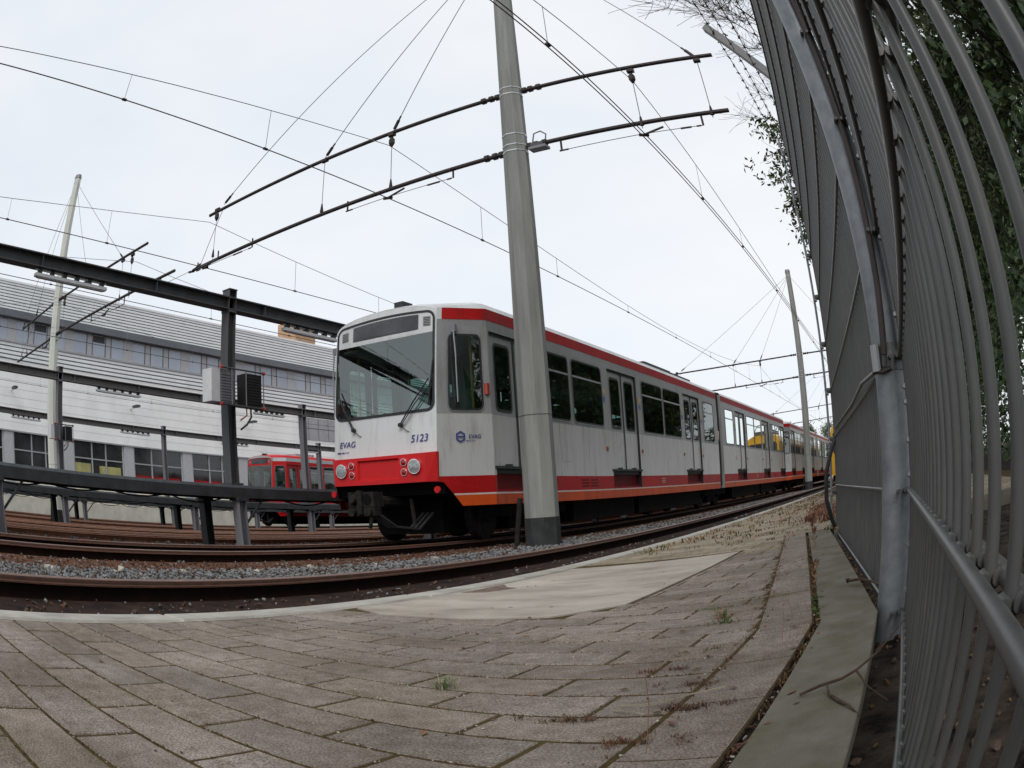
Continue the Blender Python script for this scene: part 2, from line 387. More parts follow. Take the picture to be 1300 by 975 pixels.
# pale concrete slabs let into the pavement
def prism(mb,pts,z0,z1,m):
    k=len(mb.v); n=len(pts); mb.v += [(x,y,z0) for x,y in pts]+[(x,y,z1) for x,y in pts]; i=mb.mi(m)
    for j in range(n): mb.f.append((k+j,k+(j+1)%n,k+n+(j+1)%n,k+n+j)); mb.m.append(i); mb.tone.append(1)
    mb.f.append(tuple(k+n+j for j in range(n))); mb.m.append(i); mb.tone.append(1)
b=MB()
prism(b,[(-1.318,1.62),(-1.19,1.545),(-.96,1.55),(-.77,1.59),(-.66,1.75),(-.658,2.325),(-1.318,2.265)],-.04,.003,'slab')
prism(b,[(-1.318,2.277),(-.658,2.337),(-.665,3.02),(-1.318,2.93)],-.04,.002,'slab')
tag(b.build('concrete_slabs'),kind='structure')
b=MB()
for pts in ([(-1.30,2.10),(-1.23,2.12),(-1.19,2.24),(-1.24,2.27),(-1.30,2.36)],):
    prism(b,pts,.0030,.0036,'stain_rust')
prism(b,[(-1.318,2.268),(-.658,2.328),(-.658,2.336),(-1.318,2.276)],.0005,.0012,'joint_moss')
tag(b.build('rust_stains'),kind='stuff',label='reddish brown stains beside the pale concrete slabs',cat='stains')
# low sandy mossy layer on the pavement further up
# platform edge kerb (pale) and fence-side kerb (mossy)
kb=MB(); y=-6.0
while y<120:
    kb.bbox(-1.434,-1.336,y+.002,y+.998,-.34,.004+random.uniform(-.001,.001),'kerb_light',b=.008); y+=1.0
tag(kb.build('platform_edge'),label='pale narrow concrete kerb edging the paving above the nearest rail',cat='kerb')
kb=MB()
for y0,y1 in ((-1.7,-.75),(-.745,.24),(.245,1.228)):
    kb.bbox(-.124,-.014,y0,y1,-.2,.002,'kerb_moss',b=.0015)
def kpt(y,o): return (-.124-.137*(y-1.235)+o*1.0, y)
for y0,y1,h in ((1.236,2.22,.001),(2.226,3.46,.003)):
    pts=[kpt(y0,0),(kpt(y0,.108)[0],y0-(.006)),(kpt(y1,.108)[0],y1),kpt(y1+.06,0)]
    k=len(kb.v); kb.v += [(px,py,-.2) for px,py in pts]+[(px,py,h) for px,py in pts]; i=kb.mi('kerb_moss')
    for f in ((4,5,6,7),(0,1,5,4),(1,2,6,5),(2,3,7,6),(3,0,4,7)): kb.f.append(tuple(k+j for j in f)); kb.m.append(i); kb.tone.append(1)
kb.box(-.30,1.2,3.47,3.57,-.2,.002,'kerb_moss')
o=kb.build('fence_kerb'); tag(o,'mossy grey kerb stones bending beside the steel fence','kerb')
md=o.modifiers.new('bevel','BEVEL'); md.width=.0012; md.segments=1

# ballast
def spots(n,x0,x1,y0,y1,z,p=1.0,jit=.012):
    return [(random.uniform(x0,x1), y0+(y1-y0)*random.random()**p, z+random.uniform(-jit,jit)) for _ in range(n)]
b=MB(); b.poly([(-4.95,-3,-.222),(-3.5,-3,-.222),(-3.5,40,-.222),(-4.95,40,-.222)],'ballast_fine'); b.poly([(-6.2,-3,-.232),(-4.94,-3,-.232),(-4.94,40,-.232),(-6.2,40,-.232)],'stone_rust'); tag(b.build('ballast_bed'),kind='structure')
bl=MB()
def bm_(x): return 'stone'
for (n,x0,x1,y0,y1,z,a,b_,ms,p) in (
    (8500,-4.95,-3.55,-.5,11,-.203,.013,.030,['stone','stone','stone','stone_dark'],1.2),
    (1800,-5.95,-4.75,-.5,11,-.215,.012,.026,['stone_rust','stone_rust','stone_dark','stone'],1.2),
    (3200,-5.2,-3.60,10,34,-.200,.018,.036,['stone','stone','stone_dark'],1.3),
    (1100,-3.2,-1.5,-.5,9,-.218,.010,.024,['stone_dark','stone_rust','stone_dark','stone'],1.2),
    (300,-1.62,-1.45,-.5,9,-.17,.012,.024,['stone_dark','stone_rust','stone'],1.2),
    (300,-3.2,-1.5,9,22,-.235,.022,.042,['stone_dark','stone'],1.0),
    (3600,-10.4,-8.0,0,24,-.215,.018,.036,['stone','stone','stone_dark'],1.0)):
    scatter_rocks(bl,spots(n,x0,x1,y0,y1,z,p),a,b_,ms)
for (x,y) in ((-4.72,2.12),(-4.75,2.2),(-4.7,2.85),(-4.74,2.95),(-4.8,3.7),(-4.7,4.5),(-4.8,5.3),(-4.75,6.2),(-4.8,7.3),(-9.0,5.5),(-8.8,7.2),(-9.1,6.4),(-8.9,9.2)):
    scatter_rocks(bl,[(x,y,-.205)],.05,.075,['stone_pale'])
tag(bl.build('ballast'),'grey crushed stone ballast between the rusty rails','ballast',kind='stuff')

# railway tracks
def rail_profile(x):
    h=RT
    right=[(.0,h),(.024,h-.001),(.0335,h-.006),(.036,h-.014),(.036,h-.027),(.044,h-.033),(.043,h-.041),(.012,h-.050),(.009,h-.110),(.014,h-.122),(.062,h-.138),(.062,h-.148)]
    pts=[(x+a,z) for a,z in right]+[(x-a,z) for a,z in reversed(right[1:])]
    return pts
def make_rail(x,parent,far=False):
    mb=MB(); prof=rail_profile(x)
    ys=[-25,170]
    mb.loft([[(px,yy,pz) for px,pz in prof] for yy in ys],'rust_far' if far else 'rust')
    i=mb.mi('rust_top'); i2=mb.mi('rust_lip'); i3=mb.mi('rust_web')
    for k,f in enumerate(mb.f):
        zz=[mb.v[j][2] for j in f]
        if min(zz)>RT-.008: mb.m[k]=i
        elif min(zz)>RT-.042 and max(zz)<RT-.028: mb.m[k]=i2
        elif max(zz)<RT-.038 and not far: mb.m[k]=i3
    px=parent.location.x
    mb.v=[(a-px,b_,c-BZ) for a,b_,c in mb.v]
    o=mb.build('rail',parent,smooth=True); return o
sl=MB(); sl.bbox(-1.17,1.17,-.12,.12,-.1,.020,'stone_dark',b=.03)
SLP=None
def track(cx,label,sleepers=0,only=None,far=False):
    global SLP
    t=empty('railway_track',(cx,0,BZ),label,'railway track','rusty railway tracks of the depot yard')
    for s in (-1,1):
        if only and s!=only: continue
        make_rail(cx+s*.7175+(.0 if not only else 0),t,far)
    y=-1.8
    for i in range(sleepers):
        if SLP is None:
            SLP=sl.build('sleeper',t,(0,y,-.02)); 
        else:
            c=SLP.copy(); COL.objects.link(c); c.parent=t; c.location=(0 if cx<-4 else -.04,y,-.02+random.uniform(-.012,.006))
        y+=.65
    return t
track(-2.64,'rusty track directly below the pale kerb of the paving',36)
track(-6.97,'rusty track on which the white and red tram stands',30)
track(-11.3,'rusty track just behind the nearest steel walkway',0,far=True)
track(-14.9,'rusty track in front of the middle steel walkway',0,far=True)
track(-21.1,'rusty track between the middle and the farthest walkway',0,far=True)
track(-27.22,'track under the red tram near the white depot hall',0,far=True)

# ================================================================ depot hall
def hall():
    X=-38.0
    t=empty('depot_hall',(X,30,-.24),'long white depot hall with ribbed grey upper storey and glazed gates','building')
    z0=-.24
    def F(d=0): return lambda u,v:(d, u-30, v-z0)
    w=MB()
    gates=[20.42+5.34*k for k in range(-5,8)]
    Y0,Y1=-12,66
    gz0,gz1=2.25,4.08
    holes=[[(a,gz0),(a+4.5,gz0),(a+4.5,gz1),(a,gz1)] for a in gates]
    w.sheet([(Y0,gz0-.0),(Y1,gz0),(Y1,4.085),(Y0,4.085)],[],F(-.12),'panel_light')
    for a in gates: pass
    # piers between gates stand proud
    for a in gates: w.box(0,.06,a-.84-30,a-30,.25,4.085-z0,'panel_light')
    w.sheet([(Y0,4.08),(Y1,4.08),(Y1,7.95),(Y0,7.95)],[],F(0.09),'facade_white')
    w.box(-.12,.13,Y0-30,Y1-30,4.08-z0,4.16-z0,'frame_grey')
    for k in range(1,9):                                  # joints of the wide cladding boards
        zz=4.15+k*.45-z0; w.box(.092,.097,Y0-30,Y1-30,zz,zz+.010,'panel_light')
    w.sheet([(Y0,.6),(Y1,.6),(Y1,2.25),(Y0,2.25)],[],F(.03),'facade_cream')
    for k in range(7):
        zz=.62+k*.23-z0; w.box(.032,.037,Y0-30,Y1-30,zz,zz+.02,'facade_plinth')
    w.sheet([(Y0,-.3),(Y1,-.3),(Y1,.6),(Y0,.6)],[],F(.08),'facade_plinth')
    # upper storey lamellas
    def lam(za,zb,n):
        h=(zb-za)/n
        for k in range(n):
            zz=za+k*h-z0
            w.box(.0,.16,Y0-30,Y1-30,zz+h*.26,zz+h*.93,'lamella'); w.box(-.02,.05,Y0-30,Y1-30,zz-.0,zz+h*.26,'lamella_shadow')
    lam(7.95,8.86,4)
    w.box(-.05,.22,Y0-30,Y1-30,8.86-z0,8.95-z0,'frame_grey')
    w.sheet([(Y0,8.95),(Y1,8.95),(Y1,10.2),(Y0,10.2)],[],F(-.02),'frame_grey')
    w.box(-.1,.45,Y0-30,Y1-30,10.22-z0,10.62-z0,'band_grey')
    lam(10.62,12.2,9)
    w.box(-20,.2,Y0-30,Y1-30,12.2-z0,12.32-z0,'lamella')
    w.box(-20,-.15,Y0-30+.01,Y1-30-.01,0,12.19-z0,'frame_grey')
    w.build('wall',t)
    # gates
    for k,a in enumerate(gates):
        gd=MB(); zb=gz0-z0; zt=gz1-z0; y0=a-30
        cols=[(0,1.62),(1.72,2.85),(2.95,4.5)]
        gd.box(-.11,-.02,y0,y0+4.5,zb-.1,zb-.005,'frame_grey'); 
        gd.box(-.11,-.02,y0,y0+4.5,zb+.86,zb+.93,'frame_grey')
        for c in (1.62,2.85): gd.box(-.105,-.018,y0+c,y0+c+.1,zb,zt,'frame_grey')
        for c in (0,4.38): gd.box(-.104,-.016,y0+c,y0+c+.12,zb,zt,'panel_light')
        o=gd.build('gate',t)
        pn=MB()
        for (c0,c1) in cols:
            pq=MB(); pq.poly([(-.08,y0+c0,zb),(-.08,y0+c1,zb),(-.08,y0+c1,zt),(-.08,y0+c0,zt)],'pane_dark'); pq.build('pane',o)
        if k==5:
            pn.box(-.078,-.074,y0+.1,y0+1.55,zb+.0,zb+.62,'hall_yellow'); pn.box(-.078,-.074,y0+2.3,y0+4.2,zb+.0,zb+.55,'hall_yellow')
        if k in (6,7): pn.box(-.078,-.074,y0+.1,y0+4.2,zb+.0,zb+.22,'tram_red')
        if pn.v: pn.build('interior_glow',o)  # plain yellow and red patches over the lower gate panes
    # ribbon windows
    for k,a in enumerate(gates):
        y0=a-30+.0; zb=8.97-z0; zt=10.2-z0
        fr=MB(); fr.box(0.0,.04,y0-.84,y0,zb,zt,'panel_light'); fr.box(-.015,.03,y0,y0+4.5,zb,zb+.05,'frame_grey'); fr.box(-.015,.03,y0,y0+4.5,zt-.05,zt,'frame_grey')
        for c in (1.1,1.62,2.8,3.32): fr.box(0.0,.035,y0+c,y0+c+.07,zb,zt,'band_grey')
        for c in (1.17,2.87): fr.box(0,.02,y0+c,y0+c+.45,zb,zt,'panel_light')
        o=fr.build('window',t)
        for q,(c0,c1) in enumerate(((0,1.1),(1.69,2.8),(3.39,4.5))):
            pn=MB(); pn.box(-.01,.012,y0+c0,y0+c1,zb+.05,zt-.05,'pane_blue'); pn.build('pane',o)
            if k in (4,5) and q==1:
                pn=MB(); pn.box(.0135,.02,y0+1.7,y0+2.75,zt-.42,zt-.05,'blind_dark'); pn.build('blind',o)
    gp=MB(); 
    gp.box(.095,.14,41.9-30,49-30,5.7-z0,7.2-z0,'frame_grey')
    for k in range(5): gp.box(.14,.15,41.9-30+1.1*k+1,41.9-30+1.1*k+1.05,5.7-z0,7.2-z0,'band_grey')
    gp.box(.14,.15,41.9-30,49-30,6.45-z0,6.5-z0,'band_grey')
    gp.build('louvre_panel',t)
    for yy in (25.6,36.4,47.2,14.9):
        l=MB(); l.box(.1,.8,yy-.04-30,yy+.04-30,6.25-z0,6.31-z0,'white_metal'); l.box(.55,1.15,yy-.16-30,yy+.16-30,6.28-z0,6.40-z0,'gantry_grey')
        l.build('wall_lamp',t)
    bx=MB(); bx.box(-2.5,-.6,42.6-30,44.8-30,12.33-z0,14.0-z0,'brick_orange'); 
    for k in range(4): bx.box(-2.51,-.59,42.59-30,44.81-30,12.7+.36*k-z0,12.73+.36*k-z0,'frame_grey')
    bx.build('chimney',t)
hall()

# ================================================================ gantries with walkways
def gantry(xb, xleg, y_leg0, posts, lights, label_n, yr, bm='gantry_grey', pm='gantry_grey'):
    t=empty('lighting_gantry',(xb,posts[0],-.24),'%s steel lighting gantry, a long beam on square posts above a walkway'%label_n,'gantry','lighting gantries of the depot yard')
    px,py=t.location.x,t.location.y
    def rel(mb): mb.v=[(a-px,b_-py,c+.24) for a,b_,c in mb.v]; return mb
    m=MB(); y0,y1=yr; zt=3.60
    m.box(xb-.1,xb+.1,y0,y1,zt-.018,zt,bm); m.box(xb-.1,xb+.1,y0,y1,zt-.2,zt-.185,bm); m.box(xb-.006,xb+.006,y0,y1,zt-.184,zt-.019,bm)
    yy=y0+1
    while yy<y1: m.box(xb-.09,xb+.09,yy,yy+.012,zt-.184,zt-.019,bm); yy+=2.6
    rel(m).build('beam',t)
    for p in posts:
        m=MB(); s=.09
        m.box(xb-s,xb+s,p-s,p-s+.014,.74,zt+.12,pm); m.box(xb-s,xb+s,p+s-.014,p+s,.74,zt+.12,pm); m.box(xb-.006,xb+.006,p-s+.014,p+s-.014,.74,zt+.1,pm)
        m.box(xb-.095,xb+.095,p-.1,p+.1,zt-.24,zt-.205,pm); m.box(xb-.14,xb+.14,p-.14,p+.14,.742,.77,'platform_dark'); m.box(xb-.1,xb+.1,p-.1,p+.1,zt+.12,zt+.135,pm)
        rel(m).build('post',t)
    # light fittings hung below the beam: each rests on a thing, stays its own
    for (a,b_,lab) in lights:
        f=empty('strip_light',(xb+.02,(a+b_)/2,zt-.2),lab,'strip light','strip lights under the gantry beams')
        h=(b_-a)/2
        m=MB(); m.box(-.05,.05,-h,h,-.125,-.080,'white_metal'); m.build('housing',f)
        m=MB(); m.box(-.04,.04,-h+.05,h-.05,-.138,-.1255,'tram_roof'); m.build('diffuser',f)
        m=MB(); m.box(-.015,.015,-h,h,-.035,-.015,'white_metal')
        for k in range(6): yy=-h+.1+k*(2*h-.2)/5; m.box(-.035,.035,yy-.04,yy+.04,-.075,0,'dark_plastic')
        m.build('hanger',f)
    # walkway
    w=empty('steel_walkway',(xleg-.5,y_leg0,-.24),'%s raised dark steel walkway on pairs of legs beside the tracks'%label_n,'walkway','raised walkways between the tracks')
    px,py=w.location.x,w.location.y
    m=MB(); m.box(xleg-1.05,xleg,y0,y1,.695,.735,'platform_top'); rel(m).build('deck',w)
    m=MB()
    for xx in (xleg-.07,xleg-1.05): m.box(xx,xx+.07,y0,y1,.545,.694,'platform_dark')
    m.box(xleg-.6,xleg-.45,y0,y1,.56,.66,'platform_dark')
    rel(m).build('beam',w)
    m=MB()   # sagging cables under the deck
    rnd=random.Random(int(xb*10))
    for k in range(int((y1-y0)/1.3)):
        a=y0+k*1.3; d=rnd.uniform(.03,.1); m.tube([(xleg-.2,a+1.3*q/6,.55-d*math.sin(math.pi*q/6)) for q in range(7)],.012,'rubber',n=5,cap=False)
    rel(m).build('cable',w)
    yy=y_leg0-5.2*round((y_leg0-y0-1)/5.2-.5)
    while yy<y1-.5:
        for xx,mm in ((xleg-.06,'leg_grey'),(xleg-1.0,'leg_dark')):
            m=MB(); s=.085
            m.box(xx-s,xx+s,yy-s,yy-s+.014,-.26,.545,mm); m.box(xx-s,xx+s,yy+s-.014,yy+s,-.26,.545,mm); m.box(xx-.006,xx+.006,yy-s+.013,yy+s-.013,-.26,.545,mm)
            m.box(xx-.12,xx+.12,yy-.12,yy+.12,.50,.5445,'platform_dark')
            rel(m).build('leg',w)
        m=MB(); m.tube([(xleg-.06,yy+.09,.12),(xleg-.06,yy+.55,.53)],.022,'platform_dark',n=6); rel(m).build('brace',w)
        yy+=5.2
gantry(-9.15,-8.95,8.39,[-2.0,8.39,18.8,29.2],[(3.9,5.5,'strip light under the nearest gantry beam at the far left'),(9.74,11.2,'strip light under the nearest gantry beam beside the tram front')],'nearest',(-10,40))
gantry(-17.05,-16.9,8.65,[-1.8,8.63,19.05,29.5],[(10.12,11.9,'strip light under the middle gantry beam above the wall lamp'),(16.76,18.15,'strip light under the middle gantry beam right of the post boxes')],'middle',(-10,44),'beam_brown','leg_lilac')
gantry(-25.1,-24.8,8.6,[-1.9,8.5,18.9,29.1,39.5],[(9.9,11.6,'strip light under the farthest gantry beam at the far left edge'),(16.32,18.05,'strip light under the farthest gantry beam, left of its thin post'),(22.49,24.18,'strip light under the farthest gantry beam behind the thick post'),(28.2,29.0,'short strip light under the farthest gantry beam above the red tram')],'farthest',(-10,50),'beam_brown','leg_lilac')

def louvre_box(x,y,z,s,lab):
    t=empty('electrical_box',(x,y,z),lab,'electrical box','louvred boxes on the gantry posts')
    a=.36*s
    m=MB(); m.box(-.12,.12,-.66*s,-.47*s,-.24*s,.24*s,'white_metal'); m.build('junction_box',t)
    for (y0,y1,mm) in ((-.465*s,-.14*s,'leg_grey'),(.13*s,.50*s,'rubber')):
        m=MB(); m.box(-.1,.12,y0,y1,-.24*s,.24*s,mm)
        for k in range(10): m.box(.1205,.132,y0+.02,y1-.02,(-.21+k*.042)*s,(-.21+k*.042+.02)*s,mm)
        m.build('louvre',t)
    m=MB()
    for zz in (-.27*s,.27*s): m.tube([(.15,-.47*s,zz),(.15,.52*s,zz)],.014,'gantry_grey',n=6)
    for yy in (-.22*s,.11*s,.52*s): m.tube([(.15,yy,-.27*s),(.15,yy,.27*s)],.010,'leg_grey',n=6)
    m.build('bracket',t)
    for zz in (-.27*s,.27*s):
        for yy in (-.47*s,.52*s):
            m=MB(); m.disc((.15,yy-.015,zz),(0,1,0),.028,'red_cap',n=10,depth=.035); m.build('end_cap',t)
    m=MB(); m.tube([(.05,.3*s,-.24*s),(.06,.30*s,-.40*s),(.05,.2*s,-.52*s),(.02,.08*s,-.60*s)],.016,'rubber',n=6); m.tube([(.05,.2*s,-.24*s),(.06,.2*s,-.38*s),(.02,.08*s,-.46*s)],.012,'red_cap',n=6); m.build('cable',t)
louvre_box(-9.0,8.43,2.17,1.0,'large louvred grey and black box clamped to the thick gantry post')
louvre_box(-16.92,8.65,2.08,.72,'small black louvred box on the post beside the pale far mast')

# ================================================================ trams
HW=1.325; YC=13.85; ZB=.115       # local z = world z + ZB
def arch_(u,v):
    return v+.055*(1-(u/.87)**2)*min(1,max(0,(v-2.3)/.6))
def yf(z):
    P=[(.70,-.05),(3.0,.162),(3.3,.21)]
    if z<=P[0][0]: return P[0][1]
    for (a,b_),(c,d) in zip(P,P[1:]):
        if z<=c: return b_+(d-b_)*(z-a)/(c-a)
    return P[-1][1]
CH=lambda t,z,off=0:(.89+(HW-.89)*t+off*.86, yf(z)+(.72-yf(z))*t-off*.5, z)
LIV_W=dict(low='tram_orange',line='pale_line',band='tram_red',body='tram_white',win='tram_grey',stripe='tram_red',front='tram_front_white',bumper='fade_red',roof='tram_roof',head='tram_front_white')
LIV_R=dict(low='fade_red',line='fade_red',band='fade_red',body='fade_red',win='fade_red',stripe='tram_roof',front='frame_grey',bumper='fade_red',roof='fade_red',head='fade_red')
def tram(cx,y0,label,livery,number=None,detail=True,group='stadtbahn trams parked in the yard'):
    lv=livery
    root=empty('light_rail_tram',(cx,y0,RT),label,'tram',group)
    ZB_=-RT
    def fin(mb): mb.v=[(a,b_,c+ZB_) for a,b_,c in mb.v]; return mb
    ends=[('A',lambda p:p),('B',lambda p:(p[0],2*YC-p[1],p[2]))]
    JY=13.55
    doors=[(.77,2.27),(5.1,6.66),(10.08,11.6)]
    wins=[(2.43,3.34),(3.47,4.77),(6.97,8.33),(8.43,9.75),(11.97,13.1)]
    WZ0,WZ1=1.655,2.705
    for tagn,fl in ends:
        mb=MB()
        def S3(s,off=0): return lambda u,v: fl((s*(HW+off),u,v))
        for s in (-1,1):
            segs=[]; prev=.72
            for a,b_ in doors: segs.append((prev,a)); prev=b_
            segs.append((prev,JY))
            # strips under the doors run through; above the doors too
            mb.sheet([(.72,.375),(JY,.375),(JY,.52),(.72,.52)],[],S3(s,.004),lv['low'])
            mb.sheet([(.72,.52),(JY,.52),(JY,.542),(.72,.542)],[],S3(s,.004),lv['line'])
            for a,b_ in segs:
                if b_-a<.02: continue
                mb.sheet([(a,.542),(b_,.542),(b_,.775),(a,.775)],[],S3(s),lv['band'])
                mb.sheet([(a,.775),(b_,.775),(b_,1.6),(a,1.6)],[],S3(s),lv['body'])
                hs=[rrect(w0,w1,WZ0,WZ1,.09) for w0,w1 in wins if w0>a and w1<b_]
                mb.sheet([(a,1.6),(b_,1.6),(b_,2.74),(a,2.74)],hs,S3(s),lv['win'])
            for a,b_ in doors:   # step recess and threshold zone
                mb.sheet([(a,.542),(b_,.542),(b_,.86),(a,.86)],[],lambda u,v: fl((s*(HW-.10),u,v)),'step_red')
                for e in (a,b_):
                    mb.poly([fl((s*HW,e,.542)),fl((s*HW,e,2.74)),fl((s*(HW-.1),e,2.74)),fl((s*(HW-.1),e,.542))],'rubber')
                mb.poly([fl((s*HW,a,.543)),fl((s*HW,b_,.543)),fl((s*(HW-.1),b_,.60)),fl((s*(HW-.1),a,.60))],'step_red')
            mb.sheet([(.72,2.74),(JY,2.74),(JY,2.885),(.72,2.885)],[],S3(s),lv['win'])
            mb.sheet([(.72,2.885),(JY,2.885),(JY,3.045),(.72,3.045)],[],S3(s,.003),lv['stripe'])
            # angled cab side
            cs=lambda u,v,s=s: fl((s*CH(u,v)[0],CH(u,v)[1],v))
            cs2=lambda u,v,s=s: fl((s*CH(u,v,.004)[0],CH(u,v,.004)[1],v))
            mb.sheet([(.12,.70),(.40,.375),(1,.375),(1,.52),(.28,.52)],[],cs2,lv['low'])
            mb.sheet([(.275,.52),(1,.52),(1,.542),(.26,.542)],[],cs2,lv['line'])
            mb.sheet([(.10,.70),(.26,.542),(1,.542),(1,.775),(0,.775),(0,.70)],[],cs,lv['band'] if lv is LIV_W else lv['band'])
            mb.sheet([(0,.775),(1,.775),(1,1.6),(0,1.6),(0,1.1)],[],cs,lv['body'])
            mb.sheet([(0,1.6),(1,1.6),(1,2.74),(0,2.74),(0,2.71),(0,1.65)],[rrect(.21,.866,1.64,2.68,.1)],cs,lv['win'])
            mb.sheet([(0,2.74),(1,2.74),(1,2.885),(0,2.885)],[],cs,lv['win'])
            mb.sheet([(.1,2.885),(1,2.885),(1,3.045),(.1,3.045)],[],cs2,lv['stripe'])
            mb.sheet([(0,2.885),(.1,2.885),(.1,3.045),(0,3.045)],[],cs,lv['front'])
        # front face
        FR=lambda u,v: fl((u,yf(v),arch_(u,v) if v<3.01 and abs(u)<.88 else v))
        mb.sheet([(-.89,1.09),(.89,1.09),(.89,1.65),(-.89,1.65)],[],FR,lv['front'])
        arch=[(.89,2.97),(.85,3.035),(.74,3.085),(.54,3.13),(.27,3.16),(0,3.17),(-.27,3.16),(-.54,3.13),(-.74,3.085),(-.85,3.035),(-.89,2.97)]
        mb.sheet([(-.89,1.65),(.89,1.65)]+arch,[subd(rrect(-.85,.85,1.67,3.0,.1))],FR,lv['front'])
        # roof skin : stations from front edge to joint
        def rsec(hw,zs,zc,yy):
            q=[(1,0),(.965,.38),(.85,.62),(.62,.82),(.31,.95),(0,1)]
            pts=[(hw*a,yy,zs+(zc-zs)*b_) for a,b_ in q]; return pts+[(-a,b_,c) for a,b_,c in reversed(pts[:-1])]
        st=[]
        fr=[(a,yf(z)-.002,z) for a,z in [(.89,2.97),(.85,3.035),(.74,3.085),(.54,3.13),(.27,3.16),(0,3.17),(-.27,3.16),(-.54,3.13),(-.74,3.085),(-.85,3.035),(-.89,2.97)]]
        st.append(fr)
        st.append([(x_,y_+.07,z_+.025) for x_,y_,z_ in rsec(.90,2.99,3.17,.18)])
        st.append(rsec(1.08,3.03,3.22,.45)); st.append(rsec(HW,3.045,3.25,.72)); st.append(rsec(HW,3.045,3.25,JY))
        rf=MB(); rf.loft([[fl(p) for p in l] for l in st],lv['roof'],close=False)
        for a in (3.0,8.5):    # roof ribs and equipment
            rf.box(-.5,.5,fl((0,a,0))[1]-.6,fl((0,a,0))[1]+.6,3.2,3.36,'frame_grey')
        fin(rf).build('roof',root,smooth=True)
        # end wall at joint, floor, ceiling
        mb.poly([fl((-HW,JY,.375)),fl((HW,JY,.375)),fl((HW,JY,3.045)),fl((.6,JY,3.22)),fl((-.6,JY,3.22)),fl((-HW,JY,3.045))],lv['win'])
        fin(mb).build('body',root)
        it=MB()
        yA,yB=sorted((fl((0,.8,0))[1],fl((0,JY-.02,0))[1]))
        it.box(-HW+.05,HW-.05,yA,yB,.80,.86,'interior_dark'); it.box(-HW+.05,HW-.05,yA,yB,2.80,2.84,'interior_wall'); ya,yb=sorted((fl((0,.3,0))[1],fl((0,.8,0))[1])); it.box(-.85,.85,ya,yb,.80,.855,'interior_dark'); it.box(-.85,.85,ya,yb,2.80,2.83,'interior_wall')
        # cab: bulkhead with window, dash, seat
        for s in (-1,1): it.poly([fl((s*(HW-.06),.8,.86)),fl((s*(HW-.06),JY,.86)),fl((s*(HW-.06),JY,1.6)),fl((s*(HW-.06),.8,1.6))],'interior_wall')
        it.sheet([(-HW+.05,.86),(HW-.05,.86),(HW-.05,2.8),(-HW+.05,2.8)],[[(-1.1,1.5),(-.25,1.5),(-.25,2.55),(-1.1,2.55)],[(.15,1.2),(1.1,1.2),(1.1,2.6),(.15,2.6)]],lambda u,v: fl((u,2.33,v)),'cab_green')
        it.box(-.8,.8,*sorted((fl((0,.16,0))[1],fl((0,.55,0))[1])),.86,1.52,'interior_dark')
        it.box(-.25,.25,*sorted((fl((0,1.2,0))[1],fl((0,1.7,0))[1])),.86,1.3,'interior_dark'); it.box(-.24,.24,*sorted((fl((0,1.62,0))[1],fl((0,1.72,0))[1])),1.3,2.05,'interior_dark')
        fin(it).build('interior',root)
        if detail:
            for wy in (3.0,4.3,7.4,8.9,12.4):
                for sd in (-1,1):
                    for q in (-.45,.45):
                        se=MB(); ya,yb=sorted((fl((0,wy+q-.22,0))[1],fl((0,wy+q+.22,0))[1])); x0,x1=sorted((sd*.35,sd*1.22))
                        se.box(x0,x1,ya,yb,1.22,1.32,'seat_cloth')
                        ya,yb=sorted((fl((0,wy+q*1.55-.04,0))[1],fl((0,wy+q*1.55+.04,0))[1])); se.box(x0,x1,ya,yb,1.3,1.98,'seat_cloth')
                        fin(se).build('seat',root)
            for a,b_ in doors:
                for q in (a+.05,b_-.05):
                    for sd in (-1,1): se=MB(); se.tube([fl((sd*1.0,q,.86)),fl((sd*1.0,q,2.8))],.018,'tram_yellow',n=6); fin(se).build('grab_pole',root)
        # windows
        def window(fn,u0,u1,v0,v1,r,band=True,gm='tram_glass_side',name='window',fw=.028,scale=1.0,line='alu'):
            f=MB(); o_=rrect(u0-.012*scale,u1+.012*scale,v0-.012,v1+.012,r+.01); i_=rrect(u0+fw*scale,u1-fw*scale,v0+fw,v1-fw,max(.02,r-.02))
            f.ring(o_,i_,lambda a,b_: fn(a,b_,.006),'rubber'); f.ring(o_,rrect(u0,u1,v0,v1,r),lambda a,b_: fn(a,b_,.010),line)
            f.ring(i_,i_,lambda a,b_:fn(a,b_,0),'rubber')
            if band: 
                zz=v1-.30; f.sheet([(u0+.02,zz),(u1-.02,zz),(u1-.02,zz+.035),(u0+.02,zz+.035)],[],lambda a,b_: fn(a,b_,.009),'alu')
            fo=fin(f).build(name,root)
            p=MB(); p.sheet(i_,[],lambda a,b_: fn(a,b_,.002),gm); fin(p).build('pane',fo)
            return fo
